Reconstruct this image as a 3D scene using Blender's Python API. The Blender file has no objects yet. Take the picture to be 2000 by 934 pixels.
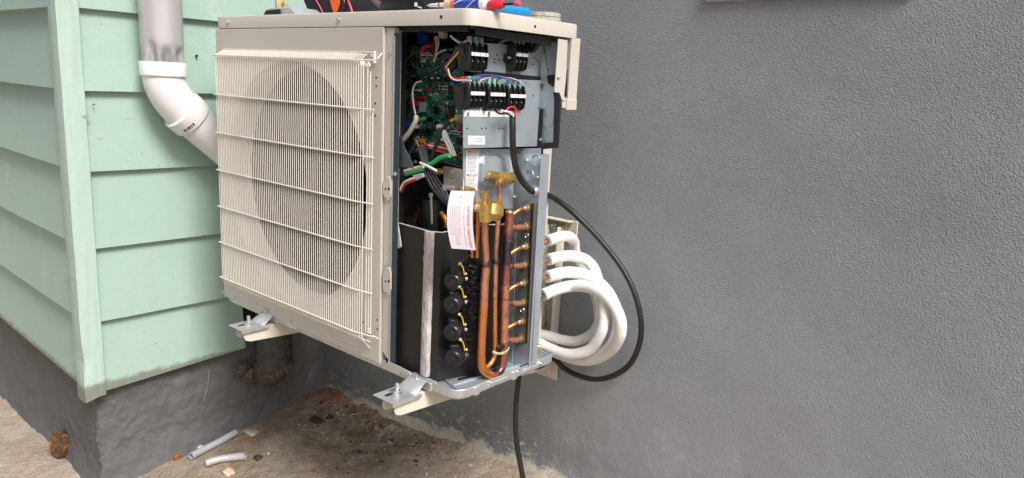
import bpy, bmesh, math, random
import numpy as np
from mathutils import Vector, Matrix, noise
random.seed(7)
C = bpy.context.scene
rad = math.radians

# ------------------------------------------------------------------ camera
CAM = Vector((1.7752, -1.2172, -0.1176))
ROT = (1.3596, -0.0500, 0.7335)
F = 1433.0
cd = bpy.data.cameras.new('camera'); cam = bpy.data.objects.new('camera', cd)
C.collection.objects.link(cam); C.camera = cam
cam.location = CAM; cam.rotation_euler = ROT
cd.sensor_width = 36; cd.lens = 36 * F / 2000; cd.clip_start = 0.02; cd.clip_end = 300

# ------------------------------------------------------------------ world + sun
SUN_EL, SUN_AZ = 48, 76          # elevation, azimuth east of the wall normal (towards +x from -y)
w = bpy.data.worlds.new('World'); C.world = w; w.use_nodes = True
nt = w.node_tree; bg = nt.nodes['Background']
sky = nt.nodes.new('ShaderNodeTexSky'); sky.sky_type = 'NISHITA'; sky.sun_disc = False
sky.sun_elevation = rad(SUN_EL)
sdir = Vector((math.sin(rad(SUN_AZ)) * math.cos(rad(SUN_EL)), -math.cos(rad(SUN_AZ)) * math.cos(rad(SUN_EL)), math.sin(rad(SUN_EL))))
sky.sun_rotation = math.atan2(sdir.x, sdir.y)
sky.air_density = 1.0; sky.dust_density = 6.0; sky.ozone_density = 1.0
hsv = nt.nodes.new('ShaderNodeHueSaturation'); hsv.inputs['Saturation'].default_value = 0.7
nt.links.new(sky.outputs[0], hsv.inputs['Color']); nt.links.new(hsv.outputs[0], bg.inputs[0])
bg.inputs[1].default_value = 0.092
sl = bpy.data.lights.new('sun', 'SUN'); so = bpy.data.objects.new('sun', sl); C.collection.objects.link(so)
sl.energy = 3.0; sl.angle = rad(20); sl.color = (1.0, 0.975, 0.945)
so.rotation_euler = sdir.to_track_quat('Z', 'Y').to_euler()
C.view_settings.view_transform = 'Standard'; C.view_settings.look = 'None'
C.view_settings.gamma = 1; C.view_settings.use_curve_mapping = False
C.view_settings.exposure = 0.35

# ------------------------------------------------------------------ measuring: image point -> real place on a known plane
from mathutils import Euler
RM = Euler(ROT).to_matrix()
W_, D_, HL = 0.8584, 0.317, 0.0279       # cabinet width, depth, lid height (metres); lid top is z = 0
YAW = 0.0225
def _ray(px, py): return RM @ Vector(((px - 1000) / F, -(py - 467) / F, -1))
def _on(o, d, k, v): return o + d * ((v - o[k]) / d[k])
def wx(px, py, v): return _on(CAM, _ray(px, py), 0, v)
def wy(px, py, v): return _on(CAM, _ray(px, py), 1, v)
def wz(px, py, v): return _on(CAM, _ray(px, py), 2, v)
MU = Matrix.Translation((W_, 0, 0)) @ Matrix.Rotation(YAW, 4, 'Z') @ Matrix.Translation((-W_, 0, 0))   # cabinet frame -> world
MUI = MU.inverted(); M3 = MUI.to_3x3(); UO = MUI @ CAM
def ux(px, py, v): return _on(UO, M3 @ _ray(px, py), 0, v)
def uy(px, py, v): return _on(UO, M3 @ _ray(px, py), 1, v)
def uz(px, py, v): return _on(UO, M3 @ _ray(px, py), 2, v)
def udiag(px, py, A, B):
    "on the vertical plane through plan points A and B of the cabinet"
    n = Vector((B[1] - A[1], -(B[0] - A[0]), 0)); d = M3 @ _ray(px, py)
    t = n.dot(Vector((A[0], A[1], 0)) - UO) / n.dot(d)
    return UO + d * t

# ------------------------------------------------------------------ mesh helper
class MB:
    def __init__(s): s.v = []; s.f = []; s.m = []
    def add(s, vs, fs, mi=0):
        b = len(s.v); s.v += [tuple(v) for v in vs]; s.f += [tuple(i + b for i in f) for f in fs]; s.m += [mi] * len(fs); return s
    def bm(s, bm, mi=0):
        bm.verts.index_update(); s.add([v.co.copy() for v in bm.verts], [[v.index for v in f.verts] for f in bm.faces], mi); bm.free(); return s
    def box(s, a, b, bev=0, mi=0, M=None, seg=1):
        bm = bmesh.new(); bmesh.ops.create_cube(bm, size=1)
        for v in bm.verts: v.co = Vector([(a[i] + b[i]) / 2 + v.co[i] * abs(b[i] - a[i]) for i in range(3)])
        if bev: bmesh.ops.bevel(bm, geom=list(bm.edges), offset=bev, segments=seg, profile=.6, affect='EDGES')
        if M is not None: bmesh.ops.transform(bm, matrix=M, verts=bm.verts)
        return s.bm(bm, mi)
    def slab(s, pts, th, bev=0, mi=0):
        "polygon of 3D points extruded by vector th"
        bm = bmesh.new(); th = Vector(th)
        a = [bm.verts.new(Vector(p)) for p in pts]; b = [bm.verts.new(Vector(p) + th) for p in pts]; n = len(pts)
        bm.faces.new(a[::-1]); bm.faces.new(b)
        for i in range(n): bm.faces.new([a[i], a[(i + 1) % n], b[(i + 1) % n], b[i]])
        bmesh.ops.recalc_face_normals(bm, faces=bm.faces)
        if bev: bmesh.ops.bevel(bm, geom=list(bm.edges), offset=bev, segments=1, affect='EDGES')
        return s.bm(bm, mi)
    def tube(s, pts, r, n=10, smooth=0, mi=0, rfun=None, flat=1.0, hollow=0):
        P = [Vector(p) for p in pts]
        if smooth: P = spline(P, smooth)
        N = len(P); T = []
        for i in range(N):
            t = P[min(i + 1, N - 1)] - P[max(i - 1, 0)]; T.append(t.normalized() if t.length else Vector((0, 0, 1)))
        ref = Vector((0, 0, 1)) if abs(T[0].z) < .9 else Vector((1, 0, 0))
        u = T[0].cross(ref).normalized(); vs = []; 
        for i in range(N):
            if i:
                u = u - T[i] * u.dot(T[i])
                u = u.normalized() if u.length > 1e-8 else T[i].orthogonal().normalized()
            v = T[i].cross(u); ri = rfun(i / (N - 1)) if rfun else r
            for k in range(n):
                a = 2 * math.pi * k / n; vs.append(P[i] + u * math.cos(a) * ri + v * math.sin(a) * ri * flat)
        fs = [[i * n + k, i * n + (k + 1) % n, (i + 1) * n + (k + 1) % n, (i + 1) * n + k] for i in range(N - 1) for k in range(n)]
        if hollow:
            b = len(vs)
            for e, idx in ((0, 0), (N - 1, 1)):
                c = P[e]; q = len(vs)
                for k in range(n): vs.append(c + (vs[e * n + k] - c) * hollow)
                dd = T[e] * (r * 1.2 if e == 0 else -r * 1.2)
                for k in range(n): vs.append(c + dd + (vs[e * n + k] - c) * hollow)
                for k in range(n):
                    k2 = (k + 1) % n
                    fs.append([e * n + k, e * n + k2, q + k2, q + k]); fs.append([q + k, q + k2, q + n + k2, q + n + k])
                fs.append([q + n + k for k in range(n)])
        else: fs += [list(range(n))[::-1], [(N - 1) * n + k for k in range(n)]]
        return s.add(vs, fs, mi)
    def cyl(s, a, b, r, n=16, r2=None, bev=0, mi=0):
        a = Vector(a); b = Vector(b); r2 = r if r2 is None else r2; L = (b - a); d = L.normalized()
        if bev: P = [a, a + d * bev * .3, a + d * bev, b - d * bev, b - d * bev * .3, b]; R = [r - bev, r - bev * .3, r, r2, r2 - bev * .3, r2 - bev]
        else: P = [a, b]; R = [r, r2]
        return s.lathe(P, R, n, mi)
    def lathe(s, P, R, n=16, mi=0, ph=0):
        P = [Vector(p) for p in P]; d = (P[-1] - P[0]).normalized(); u = d.orthogonal().normalized(); v = d.cross(u); vs = []
        for p, r in zip(P, R):
            for k in range(n):
                a = 2 * math.pi * k / n + ph; vs.append(p + (u * math.cos(a) + v * math.sin(a)) * r)
        N = len(P); fs = [[i * n + k, i * n + (k + 1) % n, (i + 1) * n + (k + 1) % n, (i + 1) * n + k] for i in range(N - 1) for k in range(n)]
        fs += [list(range(n))[::-1], [(N - 1) * n + k for k in range(n)]]
        return s.add(vs, fs, mi)
    def ball(s, c, r, n=12, sc=(1, 1, 1), mi=0):
        bm = bmesh.new(); bmesh.ops.create_uvsphere(bm, u_segments=n, v_segments=max(6, n // 2), radius=r)
        for v in bm.verts: v.co = Vector([v.co[i] * sc[i] + c[i] for i in range(3)])
        return s.bm(bm, mi)
    def ring(s, c, d, R, r, n=28, m=6, mi=0):
        c = Vector(c); d = Vector(d).normalized(); u = d.orthogonal().normalized(); v = d.cross(u); vs = []
        for i in range(n):
            a = 2 * math.pi * i / n; e = u * math.cos(a) + v * math.sin(a)
            for k in range(m):
                b = 2 * math.pi * k / m; vs.append(c + e * (R + r * math.cos(b)) + d * r * math.sin(b))
        fs = [[i * m + k, i * m + (k + 1) % m, ((i + 1) % n) * m + (k + 1) % m, ((i + 1) % n) * m + k] for i in range(n) for k in range(m)]
        return s.add(vs, fs, mi)
    def grid(s, fn, nu, nv, mi=0, flip=False):
        vs = [fn(i / nu, j / nv) for i in range(nu + 1) for j in range(nv + 1)]
        fs = []
        for i in range(nu):
            for j in range(nv):
                q = [i * (nv + 1) + j, (i + 1) * (nv + 1) + j, (i + 1) * (nv + 1) + j + 1, i * (nv + 1) + j + 1]
                fs.append(q[::-1] if flip else q)
        return s.add(vs, fs, mi)
    def build(s, name, mat, parent=None, base=(0, 0, 0), loc=None, sharp=35):
        me = bpy.data.meshes.new(name); b = Vector(base)
        me.from_pydata([tuple(Vector(v) - b) for v in s.v], [], s.f)
        for m in (mat if isinstance(mat, (list, tuple)) else [mat]): me.materials.append(m)
        me.polygons.foreach_set('material_index', s.m); me.update()
        bm = bmesh.new(); bm.from_mesh(me); bmesh.ops.recalc_face_normals(bm, faces=bm.faces) if len(s.f) < 60000 and not getattr(s, 'keep', False) else None; bm.to_mesh(me); bm.free()
        me.shade_smooth(); me.set_sharp_from_angle(angle=rad(sharp))
        o = bpy.data.objects.new(name, me); C.collection.objects.link(o)
        if parent is not None: o.parent = parent
        if loc is not None: o.location = loc
        return o
def spline(P, k):
    out = []; n = len(P)
    for i in range(n - 1):
        p0 = P[max(i - 1, 0)]; p1 = P[i]; p2 = P[i + 1]; p3 = P[min(i + 2, n - 1)]
        for j in range(k):
            t = j / k; out.append(.5 * ((2 * p1) + (p2 - p0) * t + (2 * p0 - 5 * p1 + 4 * p2 - p3) * t * t + (3 * p1 - p0 - 3 * p2 + p3) * t ** 3))
    out.append(P[-1]); return out
def tag(o, label, cat, group=None, kind=None):
    o['label'] = label; o['category'] = cat
    if group: o['group'] = group
    if kind: o['kind'] = kind
    return o
def empty(name, loc, rz=0, label=None, cat=None, group=None):
    o = bpy.data.objects.new(name, None); C.collection.objects.link(o); o.location = loc; o.rotation_euler = (0, 0, rz)
    o.empty_display_size = .05
    if label: tag(o, label, cat, group)
    return o
def solo(name, mb, mat, base, label, cat, group=None, kind=None, sharp=35):
    o = mb.build(name, mat, None, base, base, sharp)
    if kind == 'structure': o['kind'] = kind
    else: tag(o, label, cat, group, kind)
    return o
def text_mb(txt, size, M, depth=.0003, bold=0):
    cu = bpy.data.curves.new('t', 'FONT'); cu.body = txt; cu.size = size; cu.extrude = depth / 2; cu.resolution_u = 2; cu.offset = bold
    cu.align_x = 'CENTER'; cu.align_y = 'CENTER'
    o = bpy.data.objects.new('t', cu); C.collection.objects.link(o)
    bpy.context.view_layer.update()
    me = o.to_mesh(); vs = [M @ v.co for v in me.vertices]; fs = [list(p.vertices) for p in me.polygons]
    o.to_mesh_clear(); bpy.data.objects.remove(o); bpy.data.curves.remove(cu)
    return vs, fs
def frame(o, X, Y):
    "matrix with local x along X and local y along Y"
    X = Vector(X).normalized(); Z = X.cross(Vector(Y)).normalized(); Y = Z.cross(X)
    M = Matrix((X, Y, Z)).transposed().to_4x4(); M.translation = Vector(o); return M

# ------------------------------------------------------------------ materials
class NT:
    def __init__(s, name):
        s.m = bpy.data.materials.new(name); s.m.use_nodes = True; s.t = s.m.node_tree; s.b = s.t.nodes['Principled BSDF']
        s.tc = s.t.nodes.new('ShaderNodeTexCoord'); s.co = s.tc.outputs['Object']
    def n(s, ty, **kw):
        n = s.t.nodes.new(ty)
        for k, v in kw.items():
            if hasattr(n, k): setattr(n, k, v)
            else: s.set(n, k, v)
        return n
    def set(s, n, k, v):
        i = n.inputs[k.replace('_', ' ')] if isinstance(k, str) else n.inputs[k]
        if isinstance(v, bpy.types.NodeSocket): s.t.links.new(v, i)
        else: i.default_value = v
    def map(s, scale=(1, 1, 1), rot=(0, 0, 0), co=None):
        n = s.n('ShaderNodeMapping'); s.set(n, 'Vector', co or s.co); n.inputs['Scale'].default_value = scale; n.inputs['Rotation'].default_value = rot; return n.outputs[0]
    def noise(s, scale, detail=3, rough=.5, co=None, dist=0):
        n = s.n('ShaderNodeTexNoise'); s.set(n, 'Vector', co or s.co); s.set(n, 'Scale', scale); s.set(n, 'Detail', detail); s.set(n, 'Roughness', rough); s.set(n, 'Distortion', dist); return n.outputs[0]
    def vor(s, scale, feature='F1', co=None, out=0, rnd=1):
        n = s.n('ShaderNodeTexVoronoi'); n.feature = feature; s.set(n, 'Vector', co or s.co); s.set(n, 'Scale', scale); s.set(n, 'Randomness', rnd); return n.outputs[out]
    def ramp(s, fac, stops, mode='LINEAR'):
        n = s.n('ShaderNodeValToRGB'); s.set(n, 'Fac', fac); n.color_ramp.interpolation = mode; e = n.color_ramp.elements
        while len(e) < len(stops): e.new(.5)
        for q, (p, c) in zip(e, stops): q.position = p; q.color = c if len(c) == 4 else (*c, 1)
        return n.outputs[0]
    def g(s, fac, a, b, va=0, vb=1):
        n = s.n('ShaderNodeMapRange'); s.set(n, 0, fac)
        for i, v in zip((1, 2, 3, 4), (a, b, va, vb)): s.set(n, i, v)
        return n.outputs[0]
    def mix(s, f, a, b, mode='MIX'):
        n = s.n('ShaderNodeMix'); n.data_type = 'RGBA'; n.blend_type = mode
        for k, v in ((0, f), (6, a), (7, b)):
            if isinstance(v, tuple) and len(v) == 3: v = (*v, 1)
            s.set(n, k, v)
        return n.outputs[2]
    def math(s, op, a, b=0, c=None):
        n = s.n('ShaderNodeMath'); n.operation = op; s.set(n, 0, a); s.set(n, 1, b)
        if c is not None: s.set(n, 2, c)
        return n.outputs[0]
    def xyz(s, co=None):
        n = s.n('ShaderNodeSeparateXYZ'); s.set(n, 0, co or s.co); return n.outputs
    def bump(s, h, dist, strength=1.0, prev=None):
        n = s.n('ShaderNodeBump'); s.set(n, 'Height', h); s.set(n, 'Distance', dist); s.set(n, 'Strength', strength)
        if prev is not None: s.set(n, 'Normal', prev)
        s.set(s.b, 'Normal', n.outputs[0]); return n.outputs[0]
    def P(s, col=None, rough=None, metal=None, **kw):
        if col is not None: s.set(s.b, 'Base Color', (*col, 1) if isinstance(col, tuple) and len(col) == 3 else col)
        if rough is not None: s.set(s.b, 'Roughness', rough)
        if metal is not None: s.set(s.b, 'Metallic', metal)
        for k, v in kw.items(): s.set(s.b, k, v)
        return s
def simple(name, col, rough=.5, metal=0, var=.12, scale=40, bump=.0003, bscale=300, dirt=None):
    k = NT(name); n1 = k.noise(scale, 4, .6)
    f = k.g(n1, .3, .7, 1 - var, 1 + var)
    mx = k.n('ShaderNodeVectorMath'); mx.operation = 'SCALE'; k.set(mx, 0, col); k.t.links.new(f, mx.inputs['Scale'])
    c = mx.outputs[0]
    if dirt:
        m = k.g(k.noise(scale * .6, 6, .75), .55, .72); c = k.mix(k.math('MULTIPLY', m, dirt[1]), c, dirt[0])
    k.P(c, k.g(n1, .3, .7, rough - .06, rough + .06), metal)
    if bump: k.bump(k.noise(bscale, 3), bump)
    return k.m
M = {}
M['cream'] = simple('cream_paint', (.56, .525, .475), .38, 0, .03, 6, .00012, 500, ((.42, .37, .30), .25))
M['cream_trim'] = simple('cream_bracket_paint', (.66, .62, .53), .42, 0, .04, 10, .00015, 400, ((.35, .32, .26), .25))
M['wire'] = simple('grille_wire_coating', (.78, .73, .66), .35, 0, .03, 30, 0)
M['dark'] = simple('dark_plastic_and_shade', (.006, .006, .0065), .6, 0, .3, 60, .0002)  # also colours the near-black sheets that stand in for shade
M['black'] = simple('black_plastic', (.012, .012, .013), .32, 0, .25, 80, .0001)
M['blackrub'] = simple('black_cable_rubber', (.014, .014, .015), .45, 0, .25, 60, .0003, 200)
M['wrap'] = simple('soundproof_black', (.008, .008, .0085), .5, 0, .25, 30, .0006, 120)
M['coil'] = simple('coil_black', (.015, .016, .021), .24, 0, .2, 60, .0002)
M['foam'] = simple('black_foam', (.02, .02, .021), .95, 0, .5, 300, .002, 500)
M['white'] = simple('white_plastic', (.78, .77, .75), .4, 0, .03, 30, 0)
M['paper'] = simple('paper', (.66, .60, .66), .7, 0, .03, 30, 0)
M['labelw'] = simple('label_white', (.78, .80, .82), .5, 0, .02, 30, 0)
M['ink'] = simple('black_ink', (.03, .03, .035), .6, 0, .1, 30, 0)
M['inkg'] = simple('grey_ink', (.35, .38, .42), .6, 0, .1, 30, 0)
M['inkr'] = simple('red_ink', (.68, .17, .17), .6, 0, .1, 30, 0)
M['inkp'] = simple('pale_red_ink', (.68, .42, .47), .6, 0, .1, 30, 0)
M['orange'] = simple('orange_ink', (.80, .17, .07), .5, 0, .1, 30, 0)
M['red'] = simple('red_insulation', (.52, .025, .03), .4, 0, .1, 50, 0)
M['redbright'] = simple('red_plastic', (.65, .03, .05), .3, 0, .08, 50, 0)
M['orangep'] = simple('orange_fabric', (.85, .13, .015), .5, 0, .15, 60, .0004)
M['pink'] = simple('pink_piping', (.75, .08, .16), .5, 0, .1, 60, 0)
M['yellow'] = simple('yellow_wire', (.78, .45, .04), .4, 0, .1, 50, 0)
M['blue'] = simple('blue_wire', (.05, .13, .42), .4, 0, .1, 50, 0)
M['bluep'] = simple('blue_plastic', (.01, .27, .60), .3, 0, .08, 50, 0)
M['bluedk'] = simple('deep_blue_plastic', (.02, .06, .40), .3, 0, .15, 80, 0)
M['brownw'] = simple('brown_wire', (.13, .085, .07), .4, 0, .1, 50, 0)
M['greyw'] = simple('grey_wire', (.42, .42, .46), .4, 0, .1, 50, 0)
M['green'] = simple('green_sleeve', (.02, .35, .10), .35, 0, .1, 50, 0)
M['orangew'] = simple('orange_wire', (.72, .2, .06), .4, 0, .1, 50, 0)
M['hose'] = simple('ivory_sleeve', (.55, .52, .42), .4, 0, .08, 50, 0)
M['tie'] = simple('nylon_tie', (.42, .47, .32), .35, 0, .1, 50, 0)
M['lens'] = simple('green_clear_plastic', (.22, .42, .33), .15, 0, .5, 130, .0003)
k = NT('pvc_white'); n1 = k.noise(9, 4, .6)
k.P(k.mix(k.g(k.noise(22, 6, .7), .58, .75, 0, .35), k.mix(n1, (.80, .79, .80), (.74, .73, .74)), (.52, .50, .47)), .3); M['pvc'] = k.m
k = NT('grey_downspout'); n1 = k.noise(12, 5, .65, k.map((4, 4, .6)))
z = k.xyz()[2]; low = k.g(z, .055, .0, 0, .9)      # dirt collected in the folds above the socket
dm = k.math('MULTIPLY', low, k.g(k.noise(22, 5, .7, k.map((1.6, 1.6, .5))), .42, .7, 0, .75))
k.P(k.mix(dm, k.mix(n1, (.42, .415, .43), (.55, .545, .56)), (.09, .085, .085)), .42, .25); k.bump(k.noise(90, 3), .0004); M['spout'] = k.m
k = NT('galvanized_steel'); v = k.vor(70, 'F1', None, 1); sp = k.xyz(v)[0]; n1 = k.noise(14, 4)
k.P(k.mix(sp, k.mix(n1, (.42, .475, .53), (.53, .59, .64)), (.50, .57, .62)), k.g(k.noise(30, 3), .3, .7, .34, .5), .6); k.bump(k.math('ADD', k.noise(200, 2), k.math('MULTIPLY', k.noise(7, 2), 30)), .00012); M['galv'] = k.m
k = NT('worn_galvanized_steel'); n1 = k.noise(35, 5, .7)
k.P(k.mix(k.g(n1, .5, .72), (.60, .61, .62), (.38, .37, .35)), k.g(n1, .3, .7, .32, .55), .65); k.bump(k.noise(120, 3), .0003); M['galvw'] = k.m
k = NT('nickel_steel'); k.P((.62, .63, .64), .3, .9); M['nickel'] = k.m
k = NT('zinc_yellow'); k.P((.55, .48, .24), .35, .8); M['zincy'] = k.m
k = NT('dull_olive_steel'); k.P((.26, .26, .25), .45, .5); M['olive'] = k.m
k = NT('brass'); n1 = k.noise(80, 4, .6)
k.P(k.mix(n1, (.58, .36, .10), (.76, .54, .20)), k.g(n1, .3, .7, .22, .38), .85); k.bump(k.noise(260, 2), .0002); M['brass'] = k.m
def copper(name, a, b, c, s=.55):
    k = NT(name); n1 = k.noise(38, 5, .65, None, .4); n2 = k.noise(14, 3, .6)
    base = k.mix(k.g(n1, .35, .65), a, b)
    k.P(k.mix(k.g(n2, s, s + .12), base, k.mix(k.g(k.noise(90, 4), .4, .6), c, (c[0] * .5, c[1] * .55, c[2] * .6))), k.g(n1, .3, .7, .20, .40), .78); k.bump(k.noise(150, 3), .0003); return k.m
M['copper'] = copper('copper_bright', (.82, .33, .11), (.68, .23, .06), (.40, .18, .12), .66)
M['copperd'] = copper('copper_brazed', (.56, .22, .13), (.34, .14, .11), (.13, .09, .11), .47)
M['copperm'] = copper('copper_dull', (.76, .37, .23), (.60, .26, .15), (.28, .15, .14), .56)
k = NT('felt'); n1 = k.noise(60, 6, .75, k.map((1, 1, .35)))
k.P(k.mix(k.g(n1, .35, .65), (.34, .31, .31), (.70, .66, .66)), .95); k.bump(k.noise(180, 5, .8), .003); M['felt'] = k.m
k = NT('tar_foil_wrap'); n1 = k.vor(160, 'F1', k.map((1, 1, .6)))
k.P((.006, .006, .007), .10, 0); k.bump(k.noise(260, 4, .8, k.map((1, 1, 1.6))), .012); M['tar'] = k.m
k = NT('foam_insulation'); wv = k.noise(300, 2, .5); n1 = k.noise(25, 3)
k.P(k.mix(k.g(k.noise(13, 4), .5, .75), (.80, .79, .765), (.72, .705, .67)), .6); k.set(k.b, 'Subsurface Weight', .0)
k.bump(k.math('ADD', k.vor(330, 'F1'), k.math('MULTIPLY', k.noise(30, 3, .5), 2)), .0006, .8); M['insul'] = k.m
k = NT('circuit_board'); 
st = k.g(k.noise(95, 2, .6, k.map((1, 1, 1)), 1.2), .49, .505); ln = k.vor(120, 'DISTANCE_TO_EDGE', None, 0, .0)
br = k.vor(150, 'SMOOTH_F1', None, 0, .15)
wav = k.g(k.vor(85, 'DISTANCE_TO_EDGE', None, 0, .55), .06, .035)
n2 = k.g(k.noise(420, 2), .62, .66)
pad = k.math('MULTIPLY', n2, k.g(k.noise(30, 2), .45, .5))
k.P(k.mix(pad, k.mix(wav, (.009, .095, .058), (.06, .28, .19)), (.58, .66, .60)), .3); M['pcb'] = k.m
# wet brown timber etc
k = NT('cut_timber'); n1 = k.noise(60, 5, .7, k.map((1, .5, 1))); n2 = k.vor(120, 'F1', k.map((1, 1, .35), (.5, .3, 0)))
k.P(k.mix(k.g(n1, .4, .62), (.06, .025, .012), (.22, .10, .04)), .6); k.bump(k.math('ADD', n1, k.math('MULTIPLY', n2, .8)), .005); M['timber'] = k.m
M['bark'] = simple('wood_splinter', (.30, .105, .04), .7, 0, .5, 120, .002, 200)
M['tubing'] = simple('grey_tubing', (.42, .43, .46), .45, .2, .15, 30, .0004)
M['tubingl'] = simple('pale_tubing', (.44, .435, .43), .4, .1, .1, 30, .0004)
M['pebble'] = simple('pebble', (.42, .37, .30), .85, 0, .4, 60, .001)
M['chalk'] = simple('plaster_crumb', (.62, .60, .55), .9, 0, .2, 60, .002)
M['rubbish'] = simple('dark_scrap', (.07, .04, .03), .8, 0, .5, 100, .002)
M['film'] = simple('plastic_film', (.34, .29, .30), .25, 0, .2, 60, .0005)
M['tape'] = simple('tape_roll', (.40, .40, .32), .5, 0, .35, 120, .0006)
M['beige'] = simple('beige_strap', (.50, .42, .25), .6, 0, .3, 40, .0005)
M['case'] = simple('grey_case', (.33, .36, .37), .4, 0, .08, 40, 0)
M['peach'] = simple('peach_cap', (.72, .50, .36), .45, 0, .1, 40, 0)

# painted stucco: grey paint over a trowelled sand finish
def stucco(name, ca, cb, peel=True, amp=1.0, smoothf=0.0):
    k = NT(name)
    big = k.noise(1.3, 4, .55); med = k.noise(7, 3, .5)
    wob = k.n('ShaderNodeVectorMath'); wob.operation = 'MULTIPLY_ADD'
    nn = k.n('ShaderNodeTexNoise'); k.set(nn, 'Vector', k.co); k.set(nn, 'Scale', 2.2); k.set(nn, 'Detail', 2)
    k.set(wob, 0, nn.outputs[1]); k.set(wob, 1, (.05, .05, .05)); k.set(wob, 2, k.co)
    grain = k.noise(650, 2, .6)
    grain2 = k.noise(370, 3, .62, k.map((1.0, 1, .72), (0, .7, 0), wob.outputs[0]))
    pits = k.g(k.vor(300, 'F1', k.map((.8, .8, 1.2), (0, .4, 0), wob.outputs[0])), .1, .6)
    str1 = k.noise(24, 3, .5, k.map((.55, .6, 1.25), (0, .75, 0), wob.outputs[0]), .9)
    ridge = k.math('ABSOLUTE', k.math('SUBTRACT', str1, .5))
    ridge = k.g(ridge, .0, .012, 1, 0)
    rm = k.g(k.noise(2.7, 2, .5), .52, .64)
    ridge = k.math('MULTIPLY', ridge, rm)
    h = k.math('ADD', k.math('MULTIPLY', grain, .5), k.math('ADD', k.math('MULTIPLY', grain2, 1.15), k.math('MULTIPLY', ridge, .26)))
    h = k.math('ADD', h, k.math('MULTIPLY', pits, -.30))
    amp_m = k.g(k.noise(3.2, 3, .5), .3, .7, .8, 1.1)
    xx = k.xyz(); z = k.math('SUBTRACT', xx[2], k.math('MULTIPLY', xx[0], .095))
    sm = k.g(z, .75, .15, 1, .45) if peel else 1.0     # the lower wall is trowelled smoother
    h = k.math('MULTIPLY', k.math('MULTIPLY', h, amp_m), sm)
    h = k.math('ADD', h, k.math('MULTIPLY', med, .3))
    k.bump(h, .0043 * amp)
    col = k.mix(k.g(big, .35, .65), ca, cb)
    col = k.mix(k.g(k.noise(60, 4, .6), .35, .65, 0, .22), col, (ca[0] * .72, ca[1] * .72, ca[2] * .72))
    if peel:
        # bare mortar where the paint stops near the ground
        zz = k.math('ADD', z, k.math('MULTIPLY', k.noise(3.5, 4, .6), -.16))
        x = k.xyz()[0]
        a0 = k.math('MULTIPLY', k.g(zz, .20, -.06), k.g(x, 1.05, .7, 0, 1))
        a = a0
        sp = k.g(k.noise(60, 7, .78, k.map((.45, 1, 1.2), (0, -.35, 0))), k.g(a0, 0, 1, .66, .525), k.g(a0, 0, 1, .68, .545))
        msk = k.math('MULTIPLY', sp, k.g(a, .02, .35))
        edge = k.g(k.math('ADD', z, k.math('MULTIPLY', k.noise(16, 5, .65), -.08)), -.008, -.02)
        msk = k.math('MAXIMUM', msk, edge)
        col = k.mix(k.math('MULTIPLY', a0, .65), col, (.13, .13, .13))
        col = k.mix(msk, col, k.mix(k.noise(70, 4), (.44, .40, .33), (.68, .62, .52)))
    if peel: k.bump(k.math('ADD', h, k.math('ADD', k.math('MULTIPLY', msk, .25), k.math('MULTIPLY', k.math('MULTIPLY', k.noise(80, 5, .7), a0), 1.6))), .0043)
    k.P(col, .62)
    return k.m
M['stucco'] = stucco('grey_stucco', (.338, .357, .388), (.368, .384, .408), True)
M['found'] = stucco('grey_foundation_paint', (.125, .125, .130), (.168, .167, .170), False, .55)

# siding
def siding(name, a, b):
    k = NT(name); n1 = k.noise(3, 4, .6); n2 = k.noise(40, 5, .7, k.map((1, 1, 3)))
    sc = k.g(k.noise(60, 5, .78, k.map((.3, .3, 1.2), (.25, .35, 0))), .63, .67)
    sc = k.math('MULTIPLY', sc, k.g(k.noise(6, 2), .5, .56))
    c = k.mix(n1, a, b); c = k.mix(k.g(n2, .4, .75, 0, .18), c, (a[0] * .75, a[1] * .75, a[2] * .75))
    c = k.mix(k.g(k.noise(9, 5, .7, k.map((1, 1, .4))), .52, .75, 0, .35), c, (.33, .40, .36))
    c = k.mix(k.g(k.noise(7, 5, .7, k.map((1, 1, .6), (0, 0, 1))), .60, .66, 0, .30), c, (.50, .58, .55))
    c = k.mix(k.math('MULTIPLY', sc, .8), c, (.17, .20, .19))
    z = k.math('ADD', k.xyz()[2], k.math('MULTIPLY', k.noise(35, 5, .7), -.035))
    c = k.mix(k.g(z, .004, -.008, 0, .75), c, (.14, .13, .10))
    k.P(c, .42); k.bump(k.math('ADD', k.noise(120, 3, .6), k.math('MULTIPLY', k.noise(8, 3), 3)), .0006); return k.m
M['siding'] = siding('mint_siding_paint', (.325, .465, .41), (.375, .515, .455))
k = NT('mint_siding_dirty'); n1 = k.noise(5, 5, .65)
M['trim'] = siding('mint_trim_paint', (.40, .535, .48), (.45, .575, .525))
M['void'] = simple('dark_sheathing', (.02, .018, .016), .9, 0, .3, 30, .001)  # near-black filling behind the boards and in the nail holes

# concrete ground
k = NT('dusty_concrete')
n1 = k.noise(3.5, 6, .65); n2 = k.noise(22, 6, .7); n3 = k.noise(140, 4, .7); sp = k.vor(95, 'F1')
X = k.xyz(); 
base = k.mix(k.g(n1, .38, .62), (.34, .265, .19), (.45, .375, .295))
base = k.mix(k.g(n2, .45, .7), base, (.47, .42, .35))
# brown soil gathers in the corner
dx = k.math('SUBTRACT', X[0], .05); dy = k.math('SUBTRACT', X[1], -.02)
dd = k.math('SQRT', k.math('ADD', k.math('MULTIPLY', dx, dx), k.math('MULTIPLY', dy, dy)))
soil = k.math('MULTIPLY', k.g(dd, .75, .12), k.g(k.noise(9, 6, .7), .36, .58))
base = k.mix(soil, base, k.mix(k.g(k.noise(50, 4, .7), .4, .6), (.14, .09, .06), (.25, .175, .12)))
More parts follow.
